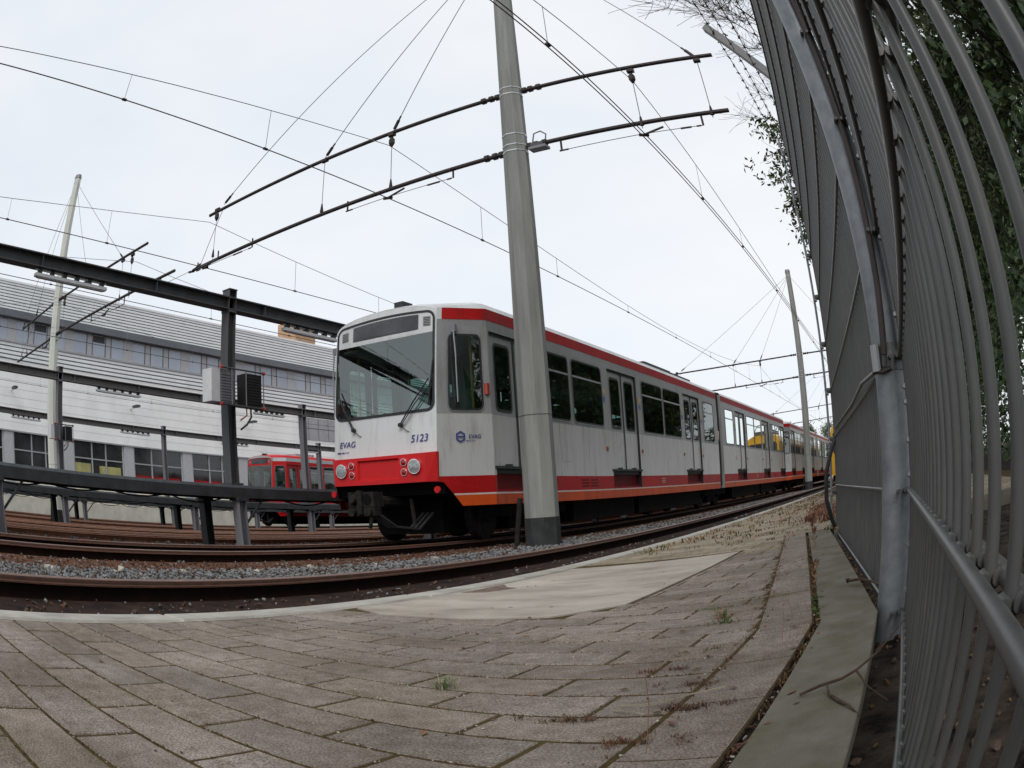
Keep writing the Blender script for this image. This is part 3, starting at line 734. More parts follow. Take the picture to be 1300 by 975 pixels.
        for s in (-1,1):
            for (w0,w1) in wins: window(lambda a,b_,o,s=s: fl((s*(HW+o),a,b_)),w0,w1,WZ0,WZ1,.09)
            window(lambda a,b_,o,s=s: fl((s*CH(a,b_,o)[0],CH(a,b_,o)[1],b_)),.21,.866,1.64,2.68,.1,band=False,gm='tram_glass',scale=1.2,name='cab_window')
            for (a,b_) in doors:
                d=MB(); off=-.035; m_=(a+b_)/2
                fnd=lambda u,v,o=0,s=s: fl((s*(HW-.035+o),u,v))
                for (u0,u1) in ((a+.035,m_-.025),(m_+.025,b_-.035)):
                    d.sheet([(u0,.90),(u1,.90),(u1,1.6),(u0,1.6)],[],fnd,lv['body'])
                    d.sheet([(u0,1.6),(u1,1.6),(u1,2.71),(u0,2.71)],[rrect(u0+.12,u1-.1,1.66,2.60,.08)],fnd,lv['win'])
                d.sheet([(a,.86),(b_,.86),(b_,2.74),(a,2.74)],[],lambda u,v,s=s: fl((s*(HW-.05),u,v)) if False else fl((s*(HW-.05),u,v)),'rubber') if False else None
                d.sheet([(m_-.025,.88),(m_+.025,.88),(m_+.025,2.72),(m_-.025,2.72)],[],lambda u,v,s=s: fl((s*(HW-.025),u,v)),'rubber')
                for e0,e1 in ((a,a+(.055 if a<1 else .035)),(b_-.035,b_)): d.sheet([(e0,.88),(e1,.88),(e1,2.74),(e0,2.74)],[],lambda u,v,s=s: fl((s*(HW-.03),u,v)),'rubber')
                d.sheet([(a,2.705),(b_,2.705),(b_,2.745),(a,2.745)],[],lambda u,v,s=s: fl((s*(HW-.02),u,v)),'rubber')
                x0,x1=sorted((s*(HW-.06),s*(HW+.02))); ya,yb=sorted((fl((0,a-.04,0))[1],fl((0,b_+.04,0))[1]))
                d.box(x0,x1,ya,yb,.862,.90,'rubber')
                for q in (.25,.75):
                    yy=fl((0,a+(b_-a)*q,0))[1]; d.box(x0,x1,yy-.06,yy+.06,.90,.93,'rubber')
                do=fin(d).build('door',root)
                p=MB()
                for (u0,u1) in ((a+.035,m_-.025),(m_+.025,b_-.035)):
                    i_=rrect(u0+.15,u1-.13,1.69,2.57,.06); o_=rrect(u0+.11,u1-.09,1.65,2.61,.085)
                    p.ring(o_,i_,lambda u,v: fnd(u,v,.004),'rubber'); p.sheet(i_,[],lambda u,v: fnd(u,v,.001),'tram_glass_side')
                fin(p).build('pane',do)
            if detail:
                def sq(mb,u0,u1,v0,v1,m,o=.008): mb.sheet([(u0,v0),(u1,v0),(u1,v1),(u0,v1)],[],lambda a,b_,s=s,o=o: fl((s*(HW+o),a,b_)),m)
                for yy in (4.86,6.8,9.9,11.72):
                    k=MB(); k.disc(fl((s*(HW+.003),yy,1.27)),(s,0,0),.04,'lamp_red',n=12,depth=.012); fin(k).build('door_button',root)
                    k=MB(); sq(k,yy-.05,yy+.04,2.25,2.33,'sticker_yellow'); fin(k).build('sticker',root); k=MB(); sq(k,yy-.045,yy+.035,2.11,2.20,'sticker_blue'); fin(k).build('sticker',root)
                for c0 in (3.6,4.0):
                    k=MB()
                    for r_ in range(3): sq(k,c0,c0+.33,.60+.05*r_,.615+.05*r_,'under_grey',.003)
                    fin(k).build('vent',root)
                k=MB()
                for r_ in range(3): sq(k,8.0,8.25,.62+.04*r_,.632+.04*r_,'pale_line',.003)
                fin(k).build('small_lettering',root)
                k=MB(); sq(k,2.9,3.3,1.0,1.008,'tram_grey',.002); sq(k,2.9,2.908,1.0,1.25,'tram_grey',.002); fin(k).build('service_flap',root)
                for u in (2.32,6.84,9.86,11.76): k=MB(); sq(k,u,u+.008,.8,1.6,'tram_grey',.002); fin(k).build('panel_seam',root)
                l=MB(); c=CH(.93,2.0,.0); 
                l.box(*sorted((s*(c[0]-.02),s*(c[0]+.035))),*sorted((fl((0,c[1]-.03,0))[1],fl((0,c[1]+.03,0))[1])),1.86,2.01,'lamp_orange'); fin(l).build('side_lamp',root)
                mr=MB()       # folded-in mirror arm in front of cab window
                q=lambda t,z,o=.05: fl((s*CH(t,z,o)[0],CH(t,z,o)[1],z))
                mr.tube([q(.30,2.72),q(.33,2.4,.06),q(.37,1.75,.04)],.011,'alu',n=6); mr.box(*sorted((s*(CH(.3,2.75)[0]),s*(CH(.3,2.75)[0]+.07))),*sorted((fl((0,CH(.3,2.75)[1]-.03,0))[1],fl((0,CH(.3,2.75)[1]+.02,0))[1])),2.70,2.80,'leg_grey')
                fin(mr).build('mirror_arm',root)
        # windscreen
        ws=MB(); o_=subd(rrect(-.87,.87,1.65,3.02,.12)); i_=subd(rrect(-.835,.835,1.685,2.985,.09))
        FF=lambda o: (lambda u,v: fl((u,yf(v)-o,arch_(u,v))))
        MID=[(-.835+1.67*k/10,2.715) for k in range(11)]
        ws.ring(o_,i_,FF(.012),'rubber')
        ws.sheet(i_[:6]+i_[6:12]+[(-.835,2.715),(.835,2.715)],[],FF(.008),lv['head']) if False else None
        up=[p for p in i_ if p[1]>2.8]
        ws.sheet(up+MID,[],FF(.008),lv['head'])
        wo=fin(ws).build('windscreen',root)
        p=MB(); lo=[q for q in i_ if q[1]<2.5]; p.sheet(MID[::-1]+lo,[],FF(.004),'tram_glass'); fin(p).build('pane',wo)
        p=MB(); p.sheet(subd([(-.56,2.765),(.60,2.765),(.60,2.965),(-.56,2.965)]),[],FF(.013),'display_dark'); fin(p).build('destination_display',wo)
        for c in (-.71,.74):
            p=MB(); p.sheet([(c-.06,2.80),(c+.06,2.80),(c+.06,2.93),(c-.06,2.93)],[],FF(.014),'tram_grey')
            for q in range(5): p.sheet([(c-.05,2.81+.024*q),(c+.05,2.81+.024*q),(c+.05,2.818+.024*q),(c-.05,2.818+.024*q)],[],FF(.016),'under_grey')
            fin(p).build('speaker_grille',wo)
        # bumper panel with recess
        bu=MB()
        out=[(-.79,.71),(.79,.71),(.79,1.09),(-.79,1.09)]; rec=[(-.36,.77),(.36,.77),(.36,1.05),(-.36,1.05)]
        Fb=lambda o: (lambda u,v: fl((u,-.17+o+ (v-.71)*.05,v)))
        bu.sheet(out,[rec],Fb(0),lv['bumper']); bu.ring(rec,[(-.34,.79),(.34,.79),(.34,1.03),(-.34,1.03)],lambda u,v: fl((u,-.17+(v-.71)*.05+(.035 if abs(u)<.35 else 0),v)),lv['bumper'])
        bu.sheet([(-.34,.79),(.34,.79),(.34,1.03),(-.34,1.03)],[],Fb(.035),lv['bumper'])
        for s in (-1,1):
            bu.poly([fl((s*.79,-.17,.71)),fl((s*.905,-.05,.71)),fl((s*.905,-.05,1.10)),fl((s*.79,-.151,1.09))],lv['bumper'])
            bu.poly([fl((s*.905,-.05,.71)),fl((s*.905,.03,.71)),fl((s*.905,.03,1.10)),fl((s*.905,-.05,1.10))],lv['bumper'])
        bu.poly([fl((-.79,-.151,1.09)),fl((.79,-.151,1.09)),fl((.905,-.05,1.10)),fl((.895,.03,1.11)),fl((-.895,.03,1.11)),fl((-.905,-.05,1.10))],lv['bumper'])
        bu.poly([fl((-.79,-.17,.71)),fl((.79,-.17,.71)),fl((.905,-.05,.71)),fl((.97,.3,.71)),fl((-.97,.3,.71)),fl((-.905,-.05,.71))],'under_black')
        fin(bu).build('bumper',root)
        for s in (-1,1):
            d_=fl((0,-1,0))[1]-fl((0,0,0))[1]
            h=MB(); h.disc(fl((s*.635,-.15,.92)),(0,d_,0),.105,'chrome',n=24,depth=.05,r2=.098); h.disc(fl((s*.635,-.20,.92)),(0,d_,0),.090,'lens_grey',n=24,depth=.006)
            hb=fin(h).build('headlight',root,smooth=True)
            h=MB(); h.disc(fl((s*.635,-.206,.92)),(0,d_,0),.088,'lens_grey',n=24,depth=.016,r2=.045); fin(h).build('lens',hb,smooth=True)
            for zz in (.985,.855):
                h=MB(); h.disc(fl((s*.455,-.15,zz)),(0,d_,0),.054,'chrome',n=16,depth=.03,r2=.05); h.disc(fl((s*.455,-.18,zz)),(0,d_,0),.047,'lamp_red',n=16,depth=.012,r2=.03); fin(h).build('tail_light',root,smooth=True)
            rd=MB(); rd.disc(fl((s*.90,-.06,.60)),(0,d_,0),.045,'lamp_red' if not detail else 'fade_red',n=14,depth=.03); fin(rd).build('marker_lamp',root)
        # wipers
        for x0,x1,xt in ((-.50,-.80,-.84),(.33,.80,.85)):
            w=MB(); P=lambda x,z,o=.05: fl((x,yf(z)-o,z))
            w.tube([P(x0,1.50),P((x0+x1)/2,1.78,.08),P(x1,2.08,.05)],.011,'rubber',n=6); w.tube([P(x0+.03,1.50),P((x0+x1)/2+.03,1.76,.08),P(x1+.01,1.98,.05)],.008,'rubber',n=6)
            w.tube([P(x1-.02,1.72,.03),P(xt,2.32,.025)],.013,'rubber',n=6); w.disc(P(x0,1.5,.06),(0,1,0),.03,'rubber',n=10,depth=.05)
            w.tube([P(x0+.02,1.49,.04),P(x0+.09,1.42,.03),P(x0+.12,1.40,.0)],.006,'rubber',n=5)
            fin(w).build('wiper',root)
        # coupler
        c=MB(); cy=lambda y_: fl((0,y_,0))[1]
        def bx(x0,x1,y_0,y_1,z0,z1,m): c.box(x0,x1,*sorted((cy(y_0),cy(y_1))),z0,z1,m)
        bx(-.20,.24,-.62,-.40,.40,.60,'under_grey'); bx(-.20,.24,-.62,-.46,.28,.395,'under_grey')
        d_=cy(-1)-cy(0)
        c.tube([(.02,cy(-.45),.47),(.02,cy(.9),.45)],.09,'under_grey',n=10)
        c.disc((-.09,cy(-.62),.50),(0,d_,0),.075,'under_grey',n=14,depth=.07,r2=.05); c.disc((.13,cy(-.62),.50),(0,d_,0),.07,'under_black',n=14,depth=.01)
        c.disc((-.12,cy(-.6),.33),(0,d_,0),.06,'under_grey',n=12,depth=.08); c.disc((.16,cy(-.6),.33),(0,d_,0),.06,'under_grey',n=12,depth=.08)
        bx(-.02,.06,-.66,-.6,.30,.62,'under_grey')
        for a in (.1,.18,.26): c.tube([(a,cy(-.5),.28),(a+.1,cy(-.3),.12),(a+.25,cy(0),.08),(a+.3,cy(.3),.3)],.02,'rubber',n=6)
        c.tube([(.35,cy(.1),.5),(.42,cy(.05),.1)],.03,'under_grey',n=6); c.tube([(-.35,cy(.2),.5),(-.45,cy(.15),.1)],.03,'under_grey',n=6)
        fin(c).build('coupler',root)
        # underframe
        u=MB(); ya,yb=sorted((cy(.55),cy(JY))); u.box(-1.2,1.2,ya,yb,.50,.79,'under_black'); u.box(-.55,.55,ya,yb,.0,.50,'under_black')
        for a,b_ in ((3.6,6.6),(6.9,11.9)): ya,yb=sorted((cy(a),cy(b_))); u.box(-1.15,1.15,ya,yb,.03,.50,'under_black')
        ya,yb=sorted((cy(.1),cy(.6))); u.box(-.9,.9,ya,yb,.55,.72,'under_black')
        fin(u).build('underframe',root)
        for by in (2.15,13.85) if tagn=='A' else (2.15,):
            w=MB()
            for s in (-1,1):
                for q in (-.95,.95):
                    w.disc((s*.72,cy(by+q),RT+.36),(s,0,0),.36,'under_grey',n=28,depth=.12); w.disc((s*.84,cy(by+q),RT+.36),(s,0,0),.11,'under_grey',n=14,depth=.1)
                ya,yb=sorted((cy(by-1.3),cy(by+1.3))); x0,x1=sorted((s*.95,s*1.08)); w.box(x0,x1,ya,yb,RT+.32,RT+.50,'under_black')
            w.box(-.9,.9,cy(by)-.35,cy(by)+.35,RT+.15,RT+.5,'under_black')
            fin(w).build('bogie',root)
        if detail or True:
            h=MB(); h.box(.12,.27,*sorted((cy(.25),cy(.5))),3.19,3.27,'dark_plastic'); fin(h).build('horn',root)
    # bellows
    b_=MB()
    for k in range(6):
        ya=JY+.0+k*(2*(YC-JY))/6; e=.05 if k%2 else .0
        b_.box(-HW+.06+e,HW-.06-e,ya,ya+2*(YC-JY)/6,.45,3.1-e,'rubber')
    fin(b_).build('bellows',root)
    for s in (-1,1): h=MB(); h.box(*sorted((s*1.22,s*1.3)),JY+.08,JY+.22,1.75,2.0,'lamp_orange'); fin(h).build('joint_lamp',root)
    h=MB()                                            # folded roof gear: pantograph frame and resistor covers
    for x_ in (1.02,.62,-.62,-1.02): h.box(x_-.035,x_+.035,8.2,10.1,3.26,3.30,'dark_plastic'); h.box(x_-.035,x_+.035,10.15,11.9,3.24,3.28,'dark_plastic')
    for yy in (8.25,9.2,10.05): h.box(-1.0,1.0,yy,yy+.06,3.26,3.32,'dark_plastic')
    fin(h).build('roof_gear',root)
    h=MB(); h.box(1.0,1.1,2.9,3.0,3.1,3.26,'alu'); h.box(1.02,1.08,3.02,3.06,3.1,3.3,'alu'); fin(h).build('roof_bracket',root)
    return root
def text(body,size,loc,rot,m,parent,name='lettering',shear=.2,extr=.001):
    cu=bpy.data.curves.new(name,'FONT'); cu.body=body; cu.size=size; cu.extrude=extr; cu.shear=shear; cu.align_x='LEFT'; cu.space_character=1.0
    try: cu.offset=size*.004
    except Exception: pass
    o=bpy.data.objects.new(name,cu); COL.objects.link(o)
    bpy.context.view_layer.update()
    me=bpy.data.meshes.new_from_object(o.evaluated_get(bpy.context.evaluated_depsgraph_get())); bpy.data.objects.remove(o)
    me.materials.clear(); me.materials.append(M_(m)); n=bpy.data.objects.new(name,me); COL.objects.link(n); n.parent=parent; n.location=loc; n.rotation_euler=rot
    return n
T1=tram(-6.97,9.5,'large white and grey articulated tram with red bands and number 5123','W' and LIV_W,detail=True)
# lettering on the face and the angled cab side
fa=(R(90-5.3),0,0)
tz=-RT
def front_text(body,size,x,z): return text(body,size,(x,yf(z)-.012,z+tz),fa,'ink_blue',T1)
front_text('EVAG',.12,-.79,1.265); front_text('5123',.142,.475,1.255)
d=MB()
for i,(a,b_) in enumerate([(0,.075),(.095,.135),(.155,.165),(.18,.19),(.205,.215)]):
    d.box(-.83+a,-.83+b_,yf(1.19)-.012,yf(1.19)-.009,1.185+tz,1.203+tz,'ink_blue')
d.build('lettering_dashes',T1)
ang=math.atan2(.72-yf(1.3),HW-.89)
def cspt(t,z,o=.006): c=CH(t,z,o); return (c[0],c[1],c[2]+tz)
text('EVAG',.075,cspt(.555,1.275),(R(90),0,ang),'ink_blue',T1)
hx=MB()
def hexl(r,cx_=.415,cz=1.295):
    L0=math.hypot(HW-.89,.72-yf(1.3)); return [(cx_+r*math.cos(R(30+60*i))/L0,cz+r*math.sin(R(30+60*i))) for i in range(6)]
fnh=lambda u,v: cspt(u,v,.007)
hx.ring(hexl(.078),hexl(.055),fnh,'ink_blue'); hx.sheet([(.35,1.285),(.48,1.285),(.48,1.305),(.35,1.305)],[],fnh,'ink_blue')
for i,(a,b_) in enumerate([(0,.04),(.06,.08),(.1,.115),(.135,.15)]): hx.sheet([(.52+a,1.235),(.52+b_,1.235),(.52+b_,1.247),(.52+a,1.247)],[],fnh,'ink_blue')
hx.build('hexagon_emblem',T1)
T2=tram(-6.97,37.9,'second white and red tram coupled behind the front one, past the far mast',LIV_W,detail=False)
T3=tram(-27.22,26.85,'red tram with white roof line standing by the depot hall behind the gantries',LIV_R,detail=False)

# yellow tram far up the near track
def yellow():
    t=empty('yellow_tram',(-2.98,45,RT),'yellow tram far up the near track beside the fence corner','tram')
    m=MB(); W=1.15
    prof=[(-W,.35),(W,.35),(W,.95),(W,1.0),(W,2.75),(W-.12,3.05),(W-.5,3.2),(-W+.5,3.2),(-W+.12,3.05),(-W,2.75)]
    for y0_,y1_,ins in ((0,.35,.12),(.35,24,0)):
        pass
    f=[(x*.86,0,z) for x,z in prof]; g_=[(x,.45,z) for x,z in prof]; h_=[(x,24,z) for x,z in prof]
    m.loft([f,g_,h_],'tram_yellow'); m.poly(f,'tram_yellow')
    m.build('body',t)
    m=MB(); m.sheet(rrect(-.86,.86,1.55,2.75,.12),[],lambda u,v:(u,-.02,v),'rubber'); m.build('windscreen',t)
    m=MB(); m.sheet([(-.7,1.65),(.7,1.65),(.7,2.4),(-.7,2.4)],[],lambda u,v:(u,-.03,v),'display_dark'); m.build('pane',t)
    for s in (-1,1):
        m=MB(); m.disc((s*.65,0,.95),(0,-1,0),.1,'chrome',n=12,depth=.04); m.build('headlight',t)
        m=MB()
        for k in range(8): m.sheet([(1+k*2.7,1.55),(3.2+k*2.7,1.55),(3.2+k*2.7,2.6),(1+k*2.7,2.6)],[],lambda u,v,s=s:(s*(W+.01),u,v),'rubber')
        m.build('side_window',t)
    m=MB(); m.box(-.6,.6,.6,2.4,3.2,3.45,'gantry_grey'); m.box(-.95,.95,.2,24,.05,.36,'under_black'); m.tube([(-.7,1,3.45),(-.7,2.2,3.9),(.7,2.2,3.9),(.7,1,3.45)],.03,'gantry_grey',n=6); m.build('roof_gear',t)
yellow()

# ================================================================ overhead line masts and wires
def mast(x,y,label,pale=False,arms=(-11.35,-1.48),low=(-11.76,-1.48),wires=(-6.8,-2.79,-11.1),stays=(-10.9,-8.2,-6.78,-1.74),top=10.17):
    t=empty('catenary_mast',(x,y,-.24),label,'mast','catenary masts of the yard')
    def rel(mb): mb.v=[(a-x,b_-y,c+.24) for a,b_,c in mb.v]; return mb
    mm='pale_mast' if pale else 'concrete_mast'
    m=MB(); H_=top+.24
    def oct_(z,r): return [(x+r*math.cos(R(22.5+45*k+8)),y+r*math.sin(R(22.5+45*k+8)),z) for k in range(8)]
    m.loft([oct_(.16,.213),oct_(3,.190),oct_(6,.168),oct_(top-.12,.140)],mm); m.poly(oct_(top-.12,.140),mm)
    rel(m).build('pole',t)
    m=MB(); m.loft([oct_(-.26,.222),oct_(.16,.219)],'mast_base'); m.poly(oct_(.16,.219),'mast_base'); rel(m).build('base',t)
    m=MB(); m.loft([oct_(-.262,.30),oct_(-.225,.30)],'stone_pale'); m.poly(oct_(-.225,.30),'stone_pale'); m.tube([(x-.30,y-.16,-.24),(x-.235,y-.10,.42)],.034,'under_grey',n=8); rel(m).build('footing',t)
    for z in (6.16,6.04,5.3,5.12,5.02,top-.3,1.42):
        r=.218-.0072*z; m=MB(); m.loft([oct_(z-.010,r),oct_(z+.010,r)] if z>2 else [oct_(z,.2065),oct_(z+.006,.2065)],'band_steel' if z>2 else 'under_grey'); rel(m).build('clamp_band',t)
    m=MB(); m.loft([oct_(top-.12,.155),oct_(top,.13)],'leg_grey'); m.poly(oct_(top,.13),'leg_grey'); rel(m).build('cap',t)
    ZU,ZL=6.1,5.06
    for (x0,x1,z,sag) in ((arms[0],x-.2,ZU,-.11),(x+.2,arms[1],ZU,0),(low[0],x-.2,ZL,-.11),(x+.2,low[1],ZL+.03,0)):
        m=MB(); n=6
        zz=lambda q: z+sag*((1-q) if x0<x-1 and x1<x else 0)
        m.tube([(x0+(x1-x0)*k/n,y,zz(k/n)) for k in range(n+1)],.034,'arm_steel',n=8)
        for e in ((x1-.25,x1-.12,x1-.02) if x1<x else (x0+.02,x0+.12,x0+.25)): m.tube([(e-.03,y,zz(1)),(e+.03,y,zz(1))],.055,'arm_steel',n=8)
        rel(m).build('cross_arm',t)
    for xs in stays:
        m=MB(); q=Vector((x,y,top-.25)); p_=Vector((xs,y,6.08)); dd=(q-p_).normalized()
        m.tube([tuple(p_),tuple(q)],.008,'wire_grey',n=5); m.tube([tuple(p_+dd*.05),tuple(p_+dd*.22)],.028,'arm_steel',n=6)
        m.tube([tuple(p_+dd*.22),tuple(p_+dd*.3)],.016,'arm_steel',n=6)
        rel(m).build('stay_wire',t)
    m=MB(); m.tube([(stays[0],y,6.0),(low[0]+.25,y,4.98)],.007,'wire_grey',n=5); rel(m).build('stay_wire',t)
    for xs in list(wires)+[stays[1],stays[-1]]:
        m=MB(); ins = xs in wires
        m.tube([(xs,y,6.05),(xs,y,5.0)],.007,'wire_grey',n=5)
        if ins: m.tube([(xs,y,5.98),(xs,y,5.93),(xs,y,5.86),(xs,y,5.80)],[.02,.05,.05,.02],'arm_steel',n=8)
        m.tube([(xs-.05,y,6.03),(xs+.05,y,6.03)],.05,'arm_steel',n=6); m.tube([(xs,y,5.2),(xs,y,5.05)],[.012,.035],'arm_steel',n=6)
        rel(m).build('insulator' if ins else 'hanger',t)
    # registration stubs
    for (a,b_,c) in ((-7.64,-5.7,-6.85),(-4.0,-1.91,-2.79),(-11.6,-9.9,-11.33)):
        if pale: a-=8.9; b_-=8.9; c-=8.9
        m=MB()
        for e in (a,b_):
            m.tube([(e,y,5.07),(e,y,4.90)],.016,'arm_steel',n=6); m.tube([(e-.03,y,4.90),(e+.10*(1 if e==a else -1),y,4.90)],.014,'arm_steel',n=6)
        m.tube([(a,y,4.90),(c,y,4.91)],.006,'wire_grey',n=5); m.tube([(b_,y,4.90),(c,y,4.91)],.006,'wire_grey',n=5)
        m.tube([(b_+(c-b_)*.2,y,4.9),(b_+(c-b_)*.38,y,4.9)],.016,'arm_steel',n=6)
        m.tube([(c-.02,y,4.89),(c+.3,y,4.97)],.018,'arm_steel',n=6); m.tube([(c-.05,y-.05,4.88),(c+.05,y+.05,4.9)],.025,'arm_steel',n=6)
        rel(m).build('registration_arm',t)
    return t
mast(-4.69,9.6,'tall octagonal concrete mast standing in front of the tram')
mast(-4.65,37.9,'grey catenary mast further up the line, in front of the second tram')
mast(-4.65,66.2,'most distant catenary mast behind the second tram')
mast(-19.4,9.5,'pale slender mast at the far left behind the gantry beams',pale=True,arms=(-23.0,-13.7),low=(-23.4,-12.35),wires=(-14.4,-18.75,-22.3),stays=(-21.5,-14.9,-17.0,-22.9))
mast(-19.4,37.9,'pale mast hidden behind the front tram',pale=True,arms=(-23.0,-13.7),low=(-23.4,-12.35),wires=(-14.4,-18.75,-22.3),stays=(-21.5,-14.9,-17.0,-22.9)) if False else None
def flood():
    t=empty('floodlight',(-4.33,9.6,5.15),'small grey floodlight on the lower arm right of the tall mast','floodlight')
    m=MB(); m.box(-.13,.13,-.08,.08,-.15,-.11,'leg_grey'); m.box(-.10,.09,-.07,.07,-.11,-.05,'gantry_grey'); m.build('housing',t)
    m=MB(); m.tube([(-.1,0,-.05),(-.06,0,.13),(.04,0,.15),(.12,0,.08),(.1,0,-.05)],.012,'leg_grey',n=6); m.build('bracket',t)
flood()
def overhead(x,label,double=False,z=4.89,ys=(-18.7,9.6,37.9,66.2,94.5),fine=True):
    t=empty('overhead_wire',(x,0,z),label,'overhead wire','overhead wires above the tracks')
    m=MB()
    yy=[-30,9.6,37.9,66.2,150]; 
    for dx in ((-.025,.025) if double else (0,)): m.tube([(dx,y_,0) for y_ in yy],.0085 if not double else .0075,'wire_dark',n=6)
    m.build('contact_wire',t)
    def ms(y_):
        for a,b_ in zip(ys,ys[1:]):
            if a<=y_<=b_:
                q=(y_-a)/(b_-a); return .95-.85*(1-(2*q-1)**2)
        return .95
    m=MB(); pts=[]; y_=ys[0]
    while y_<=ys[-1]+.01: pts.append((0,y_,ms(y_))); y_+=28.3/20
    m.tube(pts,.006,'wire_grey',n=5); m.build('messenger_wire',t)
    for a in ys[:-1]:
        for d_ in (2.85,5.9,10,14.1,18.3,22.5,25.4):
            y_=a+d_; m=MB(); m.tube([(0,y_,0),(0,y_,ms(y_))],.0045,'wire_grey',n=4); m.tube([(0,y_-.04,.0),(0,y_+.04,.0)],.02,'wire_dark',n=5); m.build('dropper',t)
overhead(-2.79,'double contact wire right of the tall mast above the near track',True)
overhead(-6.85,'contact wire and messenger running above the front tram')
overhead(-11.33,'contact wire over the track behind the nearest walkway')
overhead(-14.3,'contact wire crossing the right end of the far pale mast arms')
overhead(-18.75,'contact wire beside the pale far mast')
overhead(-27.0,'contact wire above the red tram, in front of the white facade')

# ================================================================ the steel fence beside the camera
def fence():
    t=empty('steel_fence',(.03,1.28,-.072),'tall grey double-rod steel mesh fence close beside the camera on the right','fence')
    def rel(mb): mb.v=[(a-.03,b_-1.28,c+.072) for a,b_,c in mb.v]; return mb
    ZR=[-.02,.19,.405,.615,.83,1.04,1.25,1.46,1.67,1.88]
    # far panel
    d=Vector((-.1338,.991,0)); nrm=Vector((.991,.1338,0)); P0=Vector((.018,1.31,0)); LEN=2.36
    def fp(s,off,z): q=P0+d*s+nrm*off; return (q.x,q.y,z)
    m=MB(); k=0; s=.02
    while s<LEN: m.tube([fp(s,0,-.045),fp(s,0,1.955)],.0032,'fence_grey',n=6); s+=.05
    for z in ZR:
        for o in (-.0068,.0068): m.tube([fp(-.06,o,z),fp(LEN+.02,o,z)],.004,'fence_grey',n=6)
    rel(m).build('mesh_panel',t,smooth=True)
    # near panel
    X=.045; m=MB(); y=1.285-.046
    ys_=[]
    while y>-1.3: ys_.append(y); y-=.05
    for y in ys_: m.tube([(X,y,-.045),(X,y,1.955)],.0032,'fence_grey',n=10)
    for z in ZR:
        for o in (-.0072,.0072): m.tube([(X+o,1.30,z),(X+o,-1.35,z)],.004,'fence_grey',n=12)
        for y in ys_:
            if y>-.3:
                for o in (-.0035,.0035): m.tube([(X+o,y-.005,z),(X+o,y,z),(X+o,y+.005,z)],[.003,.0044,.003],'fence_grey',n=10)
    rel(m).build('mesh_panel',t,smooth=True)
    m=MB(); m.tube([(.013,1.30,-.12),(.013,1.30,2.03)],.030,'galv',n=28); rel(m).build('post',t,smooth=True)
    m=MB(); m.tube([(.013,1.30,2.03),(.013,1.30,2.045)],[.033,.025],'rubber',n=20); rel(m).build('post_cap',t)
    c=P0+d*(LEN+.0)
    m=MB(); m.tube([(c.x-.036,c.y+.05,-.12),(c.x-.036,c.y+.05,1.9)],.006,'galv',n=10); m.tube([(c.x-.036,c.y+.05,1.6),(c.x-.004,c.y+.05,1.6)],.006,'galv',n=6); m.tube([(c.x-.004,c.y+.02,-.12),(c.x-.004,c.y+.02,1.96)],.0055,'fence_grey',n=8); rel(m).build('corner_post',t)
    for z in (.16,.40,.62,.83,1.05,1.25,1.55,1.8):
        m=MB(); m.tube([(c.x-.03,c.y+.02,z),(c.x+.04,c.y+.03,z)],.013,'fence_grey',n=8); m.tube([(c.x-.035,c.y+.02,z-.012),(c.x-.02,c.y+.02,z-.012)],.010,'galv',n=8); rel(m).build('corner_clamp',t)
    # cover strips and bolts on the near post
    m=MB(); m.box(.050,.060,1.262,1.285,.42,1.96,'fence_brown'); rel(m).build('cover_strip',t)
    m=MB(); m.tube([(.045,1.258,-.05),(.045,1.256,.6),(.05,1.25,1.2),(.046,1.255,1.96)],.0042,'fence_grey',n=8)
    m.tube([(.043,1.262,1.99),(.037,1.262,1.3),(.026,1.262,.8),(.014,1.262,.52),(.006,1.262,.41)],.0065,'fence_brown',n=10)
    m.tube([(.012,1.262,.43),(.004,1.262,.395),(-.06,1.72,.42),(-.12,2.3,.43),(-.28,3.5,.44)],.0045,'fence_grey',n=8)
    rel(m).build('tension_rod',t,smooth=True)
    m=MB(); m.tube([(.013,1.30,.385),(.013,1.30,.43)],.0318,'clamp_grey',n=28)
    m.tube([(-.012,1.268,.385),(-.012,1.268,.428)],.009,'frame_grey',n=8); m.tube([(-.02,1.272,.386),(.0,1.262,.384),(.018,1.262,.388)],.004,'fence_brown',n=6); rel(m).build('post_clamp',t)
    for z in (.02,.10,.215,.27,.33,.355,.47,.60,.75,.93,1.1,1.3): m=MB(); m.tube([(.041,1.257,z),(.041,1.248,z)],[.006,.004],'band_steel',n=8); rel(m).build('bolt',t)
    # barbed wire on a bent arm
    m=MB(); m.tube([(.14,3.98,-.1),(.14,3.98,1.9),(.06,3.94,1.99)],.03,'galv',n=8)
    for a,b_ in (((.06,3.94,1.99),(-.54,3.62,2.655)),):
        A=Vector(a); Bq=Vector(b_); dd=(Bq-A).normalized(); sd=Vector((0,1,0)); 
        q=[]
        for e in (A,Bq): q.append([tuple(e+sd*h+dd.cross(sd)*w) for h,w in ((-.03,-.025),(.03,-.025),(.03,.025),(-.03,.025))])
        m.loft(q,'frame_grey'); m.poly(q[1],'frame_grey')
    rel(m).build('barbed_wire_arm',t)
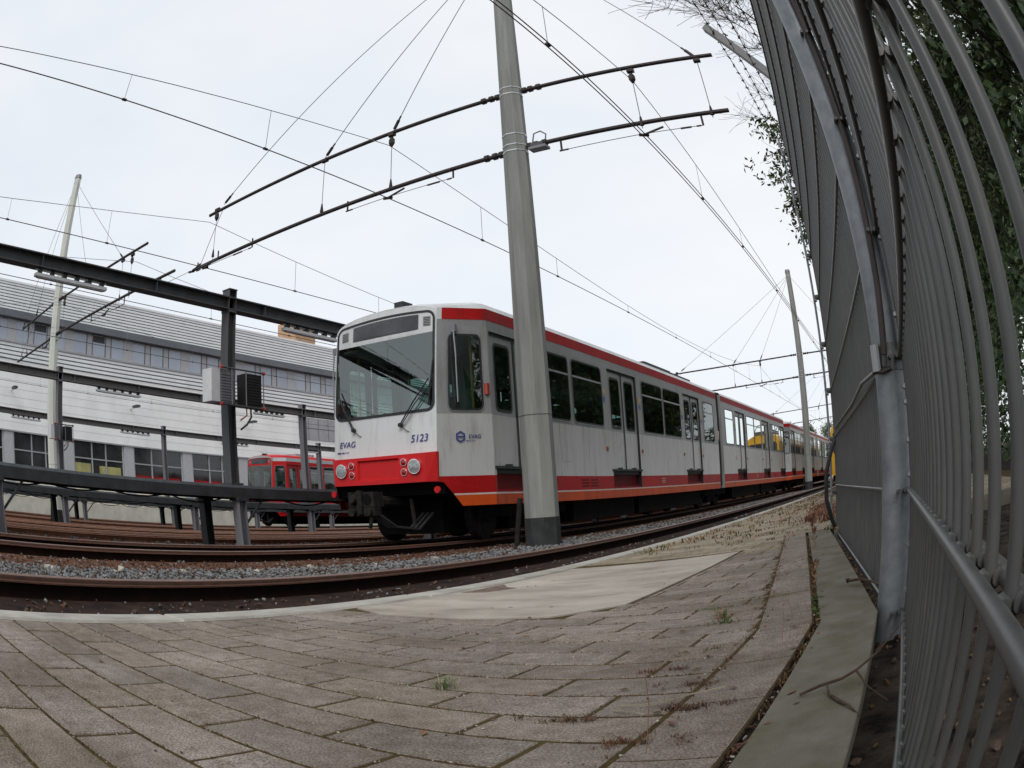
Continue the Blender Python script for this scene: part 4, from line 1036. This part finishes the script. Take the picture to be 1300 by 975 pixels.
    for (x_,z_) in ((-.50,2.60),(-.42,2.50),(-.335,2.40),(-.22,2.27)):
        m=MB(); rnd=random.Random(int(-x_*100)); pts=[]; y=.2
        while y<15: pts.append((x_+rnd.uniform(-.004,.004),y,z_+rnd.uniform(-.006,.006))); y+=.25
        m.tube(pts,.0028,'wire_dark',n=4,cap=False)
        y=.3
        while y<13:
            for _ in range(2):
                v=Vector((rnd.uniform(-1,1),rnd.uniform(-.5,.5),rnd.uniform(-1,1))).normalized()*.016
                m.tube([(x_-v.x,y-v.y,z_-v.z),(x_+v.x,y+v.y,z_+v.z)],.0022,'wire_dark',n=4)
            m.tube([(x_,y-.01,z_),(x_,y+.01,z_)],.006,'wire_dark',n=5); y+=.11
        rel(m).build('barbed_wire',t)
fence()
m=MB(); m.tube([(-.292,3.60,-.03),(-.318,3.56,.04),(-.345,3.54,.13),(-.345,3.54,.25),(-.31,3.55,.36),(-.27,3.6,.43)],.011,'rubber',n=10)
tag(m.build('hose',smooth=True),'black bent cable curving out at the fence corner','cable')

# ================================================================ twigs, weeds, debris
m=MB()
m.tube([(-.093,.765,.006),(-.07,.768,.012),(-.045,.774,.014),(-.028,.778,.020),(-.005,.80,.03),(.03,.86,.05)],[.0022,.0021,.002,.002,.0016,.001],'twig',n=6)
m.tube([(-.028,.778,.020),(-.01,.765,.0),(.02,.75,-.02)],[.0016,.0012,.001],'twig',n=5)
m.tube([(-.062,.771,.012),(-.056,.745,.006),(-.04,.715,.004),(-.028,.69,.006),(-.012,.66,.0)],[.0014,.0016,.0024,.0014,.001],'twig',n=6)
tag(m.build('twig',smooth=True),'forked brown twig lying over the near kerb stone','twig')
m=MB(); m.tube([(-.098,1.585,.012),(-.07,1.55,.016),(-.04,1.50,.014),(-.005,1.46,0.0)],[.0035,.003,.0028,.002],'twig',n=6); m.tube([(-.098,1.585,.012),(-.105,1.592,.016)],[.006,.002],'twig',n=6)
tag(m.build('twig',smooth=True),'short straight twig lying over the kerb before the fence post','twig')
def tuft(mb,x,y,n,h,mats,spread=.02,w=.0012,z=0):
    for _ in range(n):
        a=random.uniform(0,6.28); r=random.uniform(0,spread); bx_,by_=x+r*math.cos(a),y+r*math.sin(a); hh=h*random.uniform(.5,1); ln=random.uniform(.3,1.9)*hh; b2=random.uniform(0,6.28)
        dx,dy=math.cos(b2)*ln,math.sin(b2)*ln; px_,py_=-math.sin(b2)*w,math.cos(b2)*w; mm=random.choice(mats)
        mb.poly([(bx_-px_,by_-py_,z),(bx_+px_,by_+py_,z),(bx_+dx*.5+px_*.8,by_+dy*.5+py_*.8,z+hh*.75),(bx_+dx*.5-px_*.8,by_+dy*.5-py_*.8,z+hh*.75)],mm)
        mb.poly([(bx_+dx*.5-px_*.8,by_+dy*.5-py_*.8,z+hh*.75),(bx_+dx*.5+px_*.8,by_+dy*.5+py_*.8,z+hh*.75),(bx_+dx,by_+dy,z+hh*random.uniform(.6,1))],mm)
m=MB(); tuft(m,-.58,.872,60,.022,['grass_green','grass_green','stalk_pale'],.018,.0006); tag(m.build('grass_tuft'),'small green grass tuft in a paver joint, centre foreground','grass tuft')
m=MB(); tuft(m,-.345,1.42,40,.028,['grass_green','weed_dry'],.02,.0008); tuft(m,-.33,1.36,30,.016,['grass_green'],.03,.0008); tag(m.build('grass_tuft'),'green and dry tuft beside the border course before the slab corner','grass tuft')
m=MB()   # moss, weeds and litter along the joints
for _ in range(90):
    y=random.uniform(.35,3.3); x=border_x(y)+random.gauss(0,.006); tuft(m,x,y,random.randint(5,14),random.uniform(.004,.010),random.choice([['weed_brown','weed_red'],['grass_green','weed_brown'],['weed_red','weed_dry'],['weed_brown']]),.014,.0005)
for (x,y,n,h,ms) in ((-.335,1.0,60,.022,['weed_red']),(-.24,.66,90,.022,['weed_red','weed_brown']),(-.235,.78,110,.026,['weed_red','weed_brown']),(-.345,.74,80,.018,['weed_brown']),(-.245,.90,70,.014,['weed_brown','weed_red']),(-.27,1.12,60,.013,['weed_brown','grass_green']),(-.29,1.62,50,.018,['grass_green','weed_dry']),(-.40,1.55,40,.02,['grass_green'])):
    for _q in range(7): tuft(m,x+random.gauss(0,.028),y+random.gauss(0,.006),int(n*.3),h*random.uniform(.2,.55),ms,.014,.0005)
for _ in range(200):
    y=random.uniform(.3,3.4); x=gutter_x(y)+random.uniform(-.002,.014); tuft(m,x,y,5,random.uniform(.008,.02),random.choice([['weed_brown','weed_dry'],['weed_brown'],['weed_red','weed_brown'],['grass_green','weed_brown']]),.008,.001,z=-.01)
for yy in (1.36,1.5,1.95,2.0,2.1): tuft(m,gutter_x(yy)+.005,yy,30,.018,['grass_green'],.012,.0009,z=-.008)
for _ in range(420):
    x=random.uniform(-1.3,-.26); ri=random.choice(rows[20:70]); 
    if -.66>x and 1.5<ri<3.1: continue
    tuft(m,x,ri,random.randint(3,7),random.uniform(.003,.006),random.choice([['weed_brown'],['grass_green','weed_brown'],['weed_dry','weed_brown']]),.006,.0008,z=-.004)
for _ in range(700):     # rank growth on the sandy stretch further up
    y=random.uniform(3.4,16); x=random.uniform(-1.32,max(-1.25,-.08*y)); tuft(m,x,y,random.randint(4,9),random.uniform(.008,.03),random.choice([['weed_brown','weed_dry'],['weed_dry'],['weed_red','weed_dry'],['grass_green','weed_brown']]),.05,.003)
for _ in range(60):
    y=random.uniform(4.2,6.5); x=-.1*y+random.uniform(-.12,.12); tuft(m,x,y,14,.05,['weed_red','weed_dry','weed_red'],.06,.003)
for _ in range(1500):
    ri=random.choice(rows[17:44]); x=random.uniform(-1.33,-.25)
    if x<-.66 and ri>1.5: continue
    tuft(m,x,ri+random.gauss(0,.002),4,random.uniform(.002,.0045),random.choice([['grass_green','weed_brown'],['weed_brown'],['weed_dry','weed_brown']]),.008,.0006,z=-.0005)
for _ in range(110):
    y=random.uniform(.35,2.6); x=random.choice([border_x(y)+random.gauss(0,.05),gutter_x(y)+random.gauss(.01,.02),random.uniform(-1.2,-.3)]); a=random.uniform(0,6.28); l=random.uniform(.004,.011); w_=l*.4
    c_,s_=math.cos(a),math.sin(a); z_=.0025
    m.poly([(x-c_*l,y-s_*l,z_),(x-s_*w_,y+c_*w_,z_+.002),(x+c_*l,y+s_*l,z_+.001),(x+s_*w_,y-c_*w_,z_+.0005)],random.choice(['weed_brown','weed_dry','weed_red','weed_brown']))
tag(m.build('joint_weeds'),'moss and small red-brown weeds in the paving joints','weeds',kind='stuff')
m=MB()
sp=[(border_x(y)+random.gauss(0,.012),y,.002) for y in [random.uniform(.4,3.4) for _ in range(160)]]+[(gutter_x(y)+random.uniform(-.004,.014),y,-.006) for y in [random.uniform(.3,3.4) for _ in range(260)]]+[(random.uniform(-1.3,-.26),random.uniform(.3,3),.001) for _ in range(260)]
scatter_rocks(m,sp,.0012,.0038,['stone_pale','stone_dark','weed_brown','kerb_light'])
sp=[(random.uniform(-.01,.3),random.uniform(.2,3.4),-.068) for _ in range(500)]+[(fence_x(y)+random.uniform(-.05,.02),y,-.068) for y in [random.uniform(1.2,3.4) for _ in range(260)]]
scatter_rocks(m,sp,.003,.013,['stone_dark','weed_brown','soil','stone_dark','weed_brown'])
cr=[]
for _ in range(2600):
    r_=random.choice(rows[18:44]); cr.append((random.uniform(-1.33,-.25),r_+random.gauss(0,.0022),.0002))
for _ in range(900):
    k_=random.randrange(18,40); par=(k_-26)%2; cr.append((-.434-.1*par-.2*random.randrange(-1,5)+random.gauss(0,.002),rows[k_]+random.uniform(0,.1),.0002))
cr=[c for c in cr if not(c[0]<-.66 and c[1]>1.55)]
scatter_rocks(m,cr,.0009,.0026,['stone_pale','weed_brown','stone_dark','joint_moss','joint_moss','kerb_light'])
tag(m.build('grit'),'loose grit, crumbs and litter on paving and soil','grit',kind='stuff')
# tall dry weed at the gutter
def dry_weed(x,y,h,lab,n=9):
    m=MB(); pts=[(x+.006*math.sin(k*1.3),y,h*k/8) for k in range(9)]; m.tube(pts,[.0022]*8+[.0008],'weed_dry',n=5)
    for k in range(n*4):
        q=random.random(); z=h*(.15+.85*q); a=random.uniform(0,6.28); l=.018*(1-.5*q)+.006
        c=Vector((x+.006*math.sin(q*8*1.3),y,z)); e=c+Vector((math.cos(a)*l*.6,math.sin(a)*l*.4,l*random.uniform(.3,1.2))); w=Vector((-math.sin(a),math.cos(a),0))*.004
        m.poly([tuple(c),tuple((c+e)/2+w),tuple(e),tuple((c+e)/2-w)],random.choice(['weed_dry','weed_red','weed_brown']))
    tag(m.build('dry_weed'),lab,'weed')
dry_weed(-.305,2.62,.155,'tall dry brown weed growing from the kerb gutter')
dry_weed(-.20,1.75,.05,'short dry weed stalk in the gutter near the kerb bend',5)
for x,y,h,lab in ((-.215,.62,.09,'pale thin grass stalk rising at the bottom edge beside the kerb'),(-.175,1.12,.06,'pale dry grass stalks by the gutter before the kerb bend')):
    m=MB()
    for k in range(4 if h<.07 else 1): m.tube([(x+k*.012,y,0),(x+k*.014,y+.004,h*.6),(x+k*.012-.003,y,h)],[.0005,.00045,.0003],'weed_dry',n=4)
    tag(m.build('grass_stalk'),lab,'grass stalk')
m=MB(); m.tube([(-.31,.80,.004),(-.285,.795,.005),(-.26,.80,.006),(-.235,.83,.006),(-.20,.855,.005)],.0011,'stalk_pale',n=4); m.tube([(-.31,.78,.003),(-.28,.765,.005),(-.265,.755,.004)],.0009,'stalk_pale',n=4)
tag(m.build('straw'),'pale dry straw lying across the paving right of centre','straw')

# ================================================================ trees beyond the fence
def tree(x,y,h,r,seed,label,leaves=5000,bare=.0,lm=('leaf0','leaf1','leaf2'),ls=.09,trunk=.16,base=.3,group='trees beyond the fence',targets=(),spread=None):
    rnd=random.Random(seed)
    t=empty('tree',(x,y,-.1),label,'tree',group)
    m=MB(); tips=[]
    def limb(p,d,l,rad,depth):
        pts=[p]; dirs=d; n=5
        for k in range(n):
            dirs=(dirs+Vector((rnd.gauss(0,.13),rnd.gauss(0,.13),rnd.gauss(.02,.08)))).normalized(); pts.append(pts[-1]+dirs*l/n)
        m.tube([tuple(q) for q in pts],[max(.0024 if bare else .002,rad*(1-.55*k/n)) for k in range(n+1)],'bark',n=6 if depth<2 else 3,cap=False)
        if depth>=2: tips.extend(pts[1:])
        if depth<4:
            for k in range(2,n+1):
                for _ in range(1 if depth<3 else 1+int(bare*2)):
                    v=Vector((rnd.gauss(0,1),rnd.gauss(0,1),rnd.gauss(.25,.5))).normalized()
                    limb(pts[k],(dirs*.5+v*.8).normalized(),l*rnd.uniform(.5,.72),rad*(1-.55*k/n)*.55,depth+1)
    p=Vector((0,0,0)); tr=[p+Vector((rnd.gauss(0,.05)*k,rnd.gauss(0,.05)*k,h*.8*k/6)) for k in range(7)]
    m.tube([tuple(q) for q in tr],[trunk*(1-.75*k/6) for k in range(7)],'bark',n=8)
    for k in range(2,7):
        for j in range(3):
            a=rnd.uniform(0,6.28); v=Vector((math.cos(a),math.sin(a),rnd.uniform(.15,.7))).normalized(); f=1-abs(k-3.5)/6
            if k/6*.8<base: continue
            limb(tr[k],v,r*f*rnd.uniform(.7,1),trunk*.35*(1-.1*k),1)
    for (tx,ty,tz) in targets:
        a=Vector((0,0,(tz+.1)*.62)); e=Vector((tx-x,ty-y,tz+.1)); n=8; q=[a.lerp(e,k/n)+Vector((0,0,.35*math.sin(math.pi*k/n))) for k in range(n+1)]
        m.tube([tuple(v) for v in q],[.03*(1-.85*k/n) for k in range(n+1)],'bark',n=5,cap=False); tips.extend([v for v in q[5:] for _ in range(60)])
    m.build('trunk',t)
    if leaves:
        c=MB(); N_=0
        while N_<leaves:
            q=rnd.choice(tips); cl=q+Vector([rnd.gauss(0,.16) for _ in range(3)])*(r*.35 if spread is None else spread*3); mm=rnd.choice(lm); cnt=rnd.randint(8,22)
            for _ in range(cnt):
                e=cl+Vector([rnd.gauss(0,(.10*r*.4+.05) if spread is None else spread*.3) for _ in range(3)]); s=ls*rnd.uniform(.6,1.3)
                a=Vector([rnd.gauss(0,1) for _ in range(3)]).normalized(); b_=a.cross(Vector([rnd.gauss(0,1) for _ in range(3)])).normalized()
                c.poly([tuple(e-a*s),tuple(e+b_*s*.45),tuple(e+a*s),tuple(e-b_*s*.45)],mm)
            N_+=cnt
        c.build('crown',t)
    return t
def tcopy(src,x,y,rz,s,label):
    c=src.copy(); COL.objects.link(c); c.location=(x,y,-.1); c.rotation_euler=(0,0,rz); c.scale=(s,s,s); c['label']=label
    for ch in src.children:
        k=ch.copy(); COL.objects.link(k); k.parent=c
    return c
tree(.55,7.7,8.8,2.05,3,'bare fine-twigged tree reaching over the barbed wire behind the fence',leaves=0,bare=2.6,trunk=.10,base=.28)
tree(1.1,9.6,4.6,1.5,8,'light green leafy tree hanging over the far edge of the fence',leaves=14000,ls=.040,lm=('leaf2','leaf3','leaf4','leaf0'),trunk=.09,base=.4,targets=[(-.93,9.0,4.45),(-.95,9.2,4.1),(-.88,9.0,3.8),(-.86,9.4,3.6),(-.80,9.2,3.25),(-.73,9.3,2.95),(-.70,9.5,3.3)],spread=.22)
ta=tree(3.2,6.0,8.5,2.8,11,'dense dark green tree right behind the near fence bars',leaves=9000,ls=.10,lm=('leaf0','leaf1','leaf2'),base=.05)
tb=tree(4.6,11,9.5,3.2,12,'broad dark green tree second behind the fence',leaves=12000,ls=.13,base=.05)
for i,(x,y,s,w) in enumerate([(4.8,16,1.05,'third'),(5.2,21,1.15,'fourth'),(5.0,26,1.2,'fifth'),(5.6,31,1.15,'sixth'),(5.2,36,1.2,'seventh'),(5.8,41,1.2,'eighth'),(5.4,46,1.15,'ninth'),(6.0,51,1.1,'tenth'),(6,57,1.0,'eleventh'),(3.6,2.4,.95,'x')]):
    tcopy(ta if i==9 else tb,x,y,i*1.3,s,'%s broad green tree of the row hidden behind the fence'%w if i<9 else 'green tree straight to the right of the camera behind the fence')
for i,(x,y,s) in enumerate([(-6,135,1.0),(-12,150,1.1),(-1,128,.9),(-20,165,1.2),(-28,170,1.1)]):
    tcopy(tb,x,y,i*2.1,s,'distant green tree at the end of the line, %s'%['behind the yellow tram','left of the yellow tram','right above the fence corner','farther left along the horizon','behind the tram roofs'][i])
def hedge():
    m=MB(); rnd=random.Random(4)
    for _ in range(16000):
        y=rnd.uniform(-1,22); x=1.15+abs(rnd.gauss(0,.7))+.06*y; z=-.05+2.3*rnd.random()**.8+.3*math.sin(y*1.7)
        e=Vector((x,y,z)); s=.045*rnd.uniform(.6,1.5); a=Vector([rnd.gauss(0,1) for _ in range(3)]).normalized(); b_=a.cross(Vector([rnd.gauss(0,1) for _ in range(3)])).normalized()
        m.poly([tuple(e-a*s),tuple(e+b_*s*.5),tuple(e+a*s),tuple(e-b_*s*.5)],rnd.choice(['leaf0','leaf0','leaf2','leaf1']))
    tag(m.build('undergrowth'),'dense green undergrowth of leaves behind the steel fence','undergrowth',kind='stuff')
hedge()
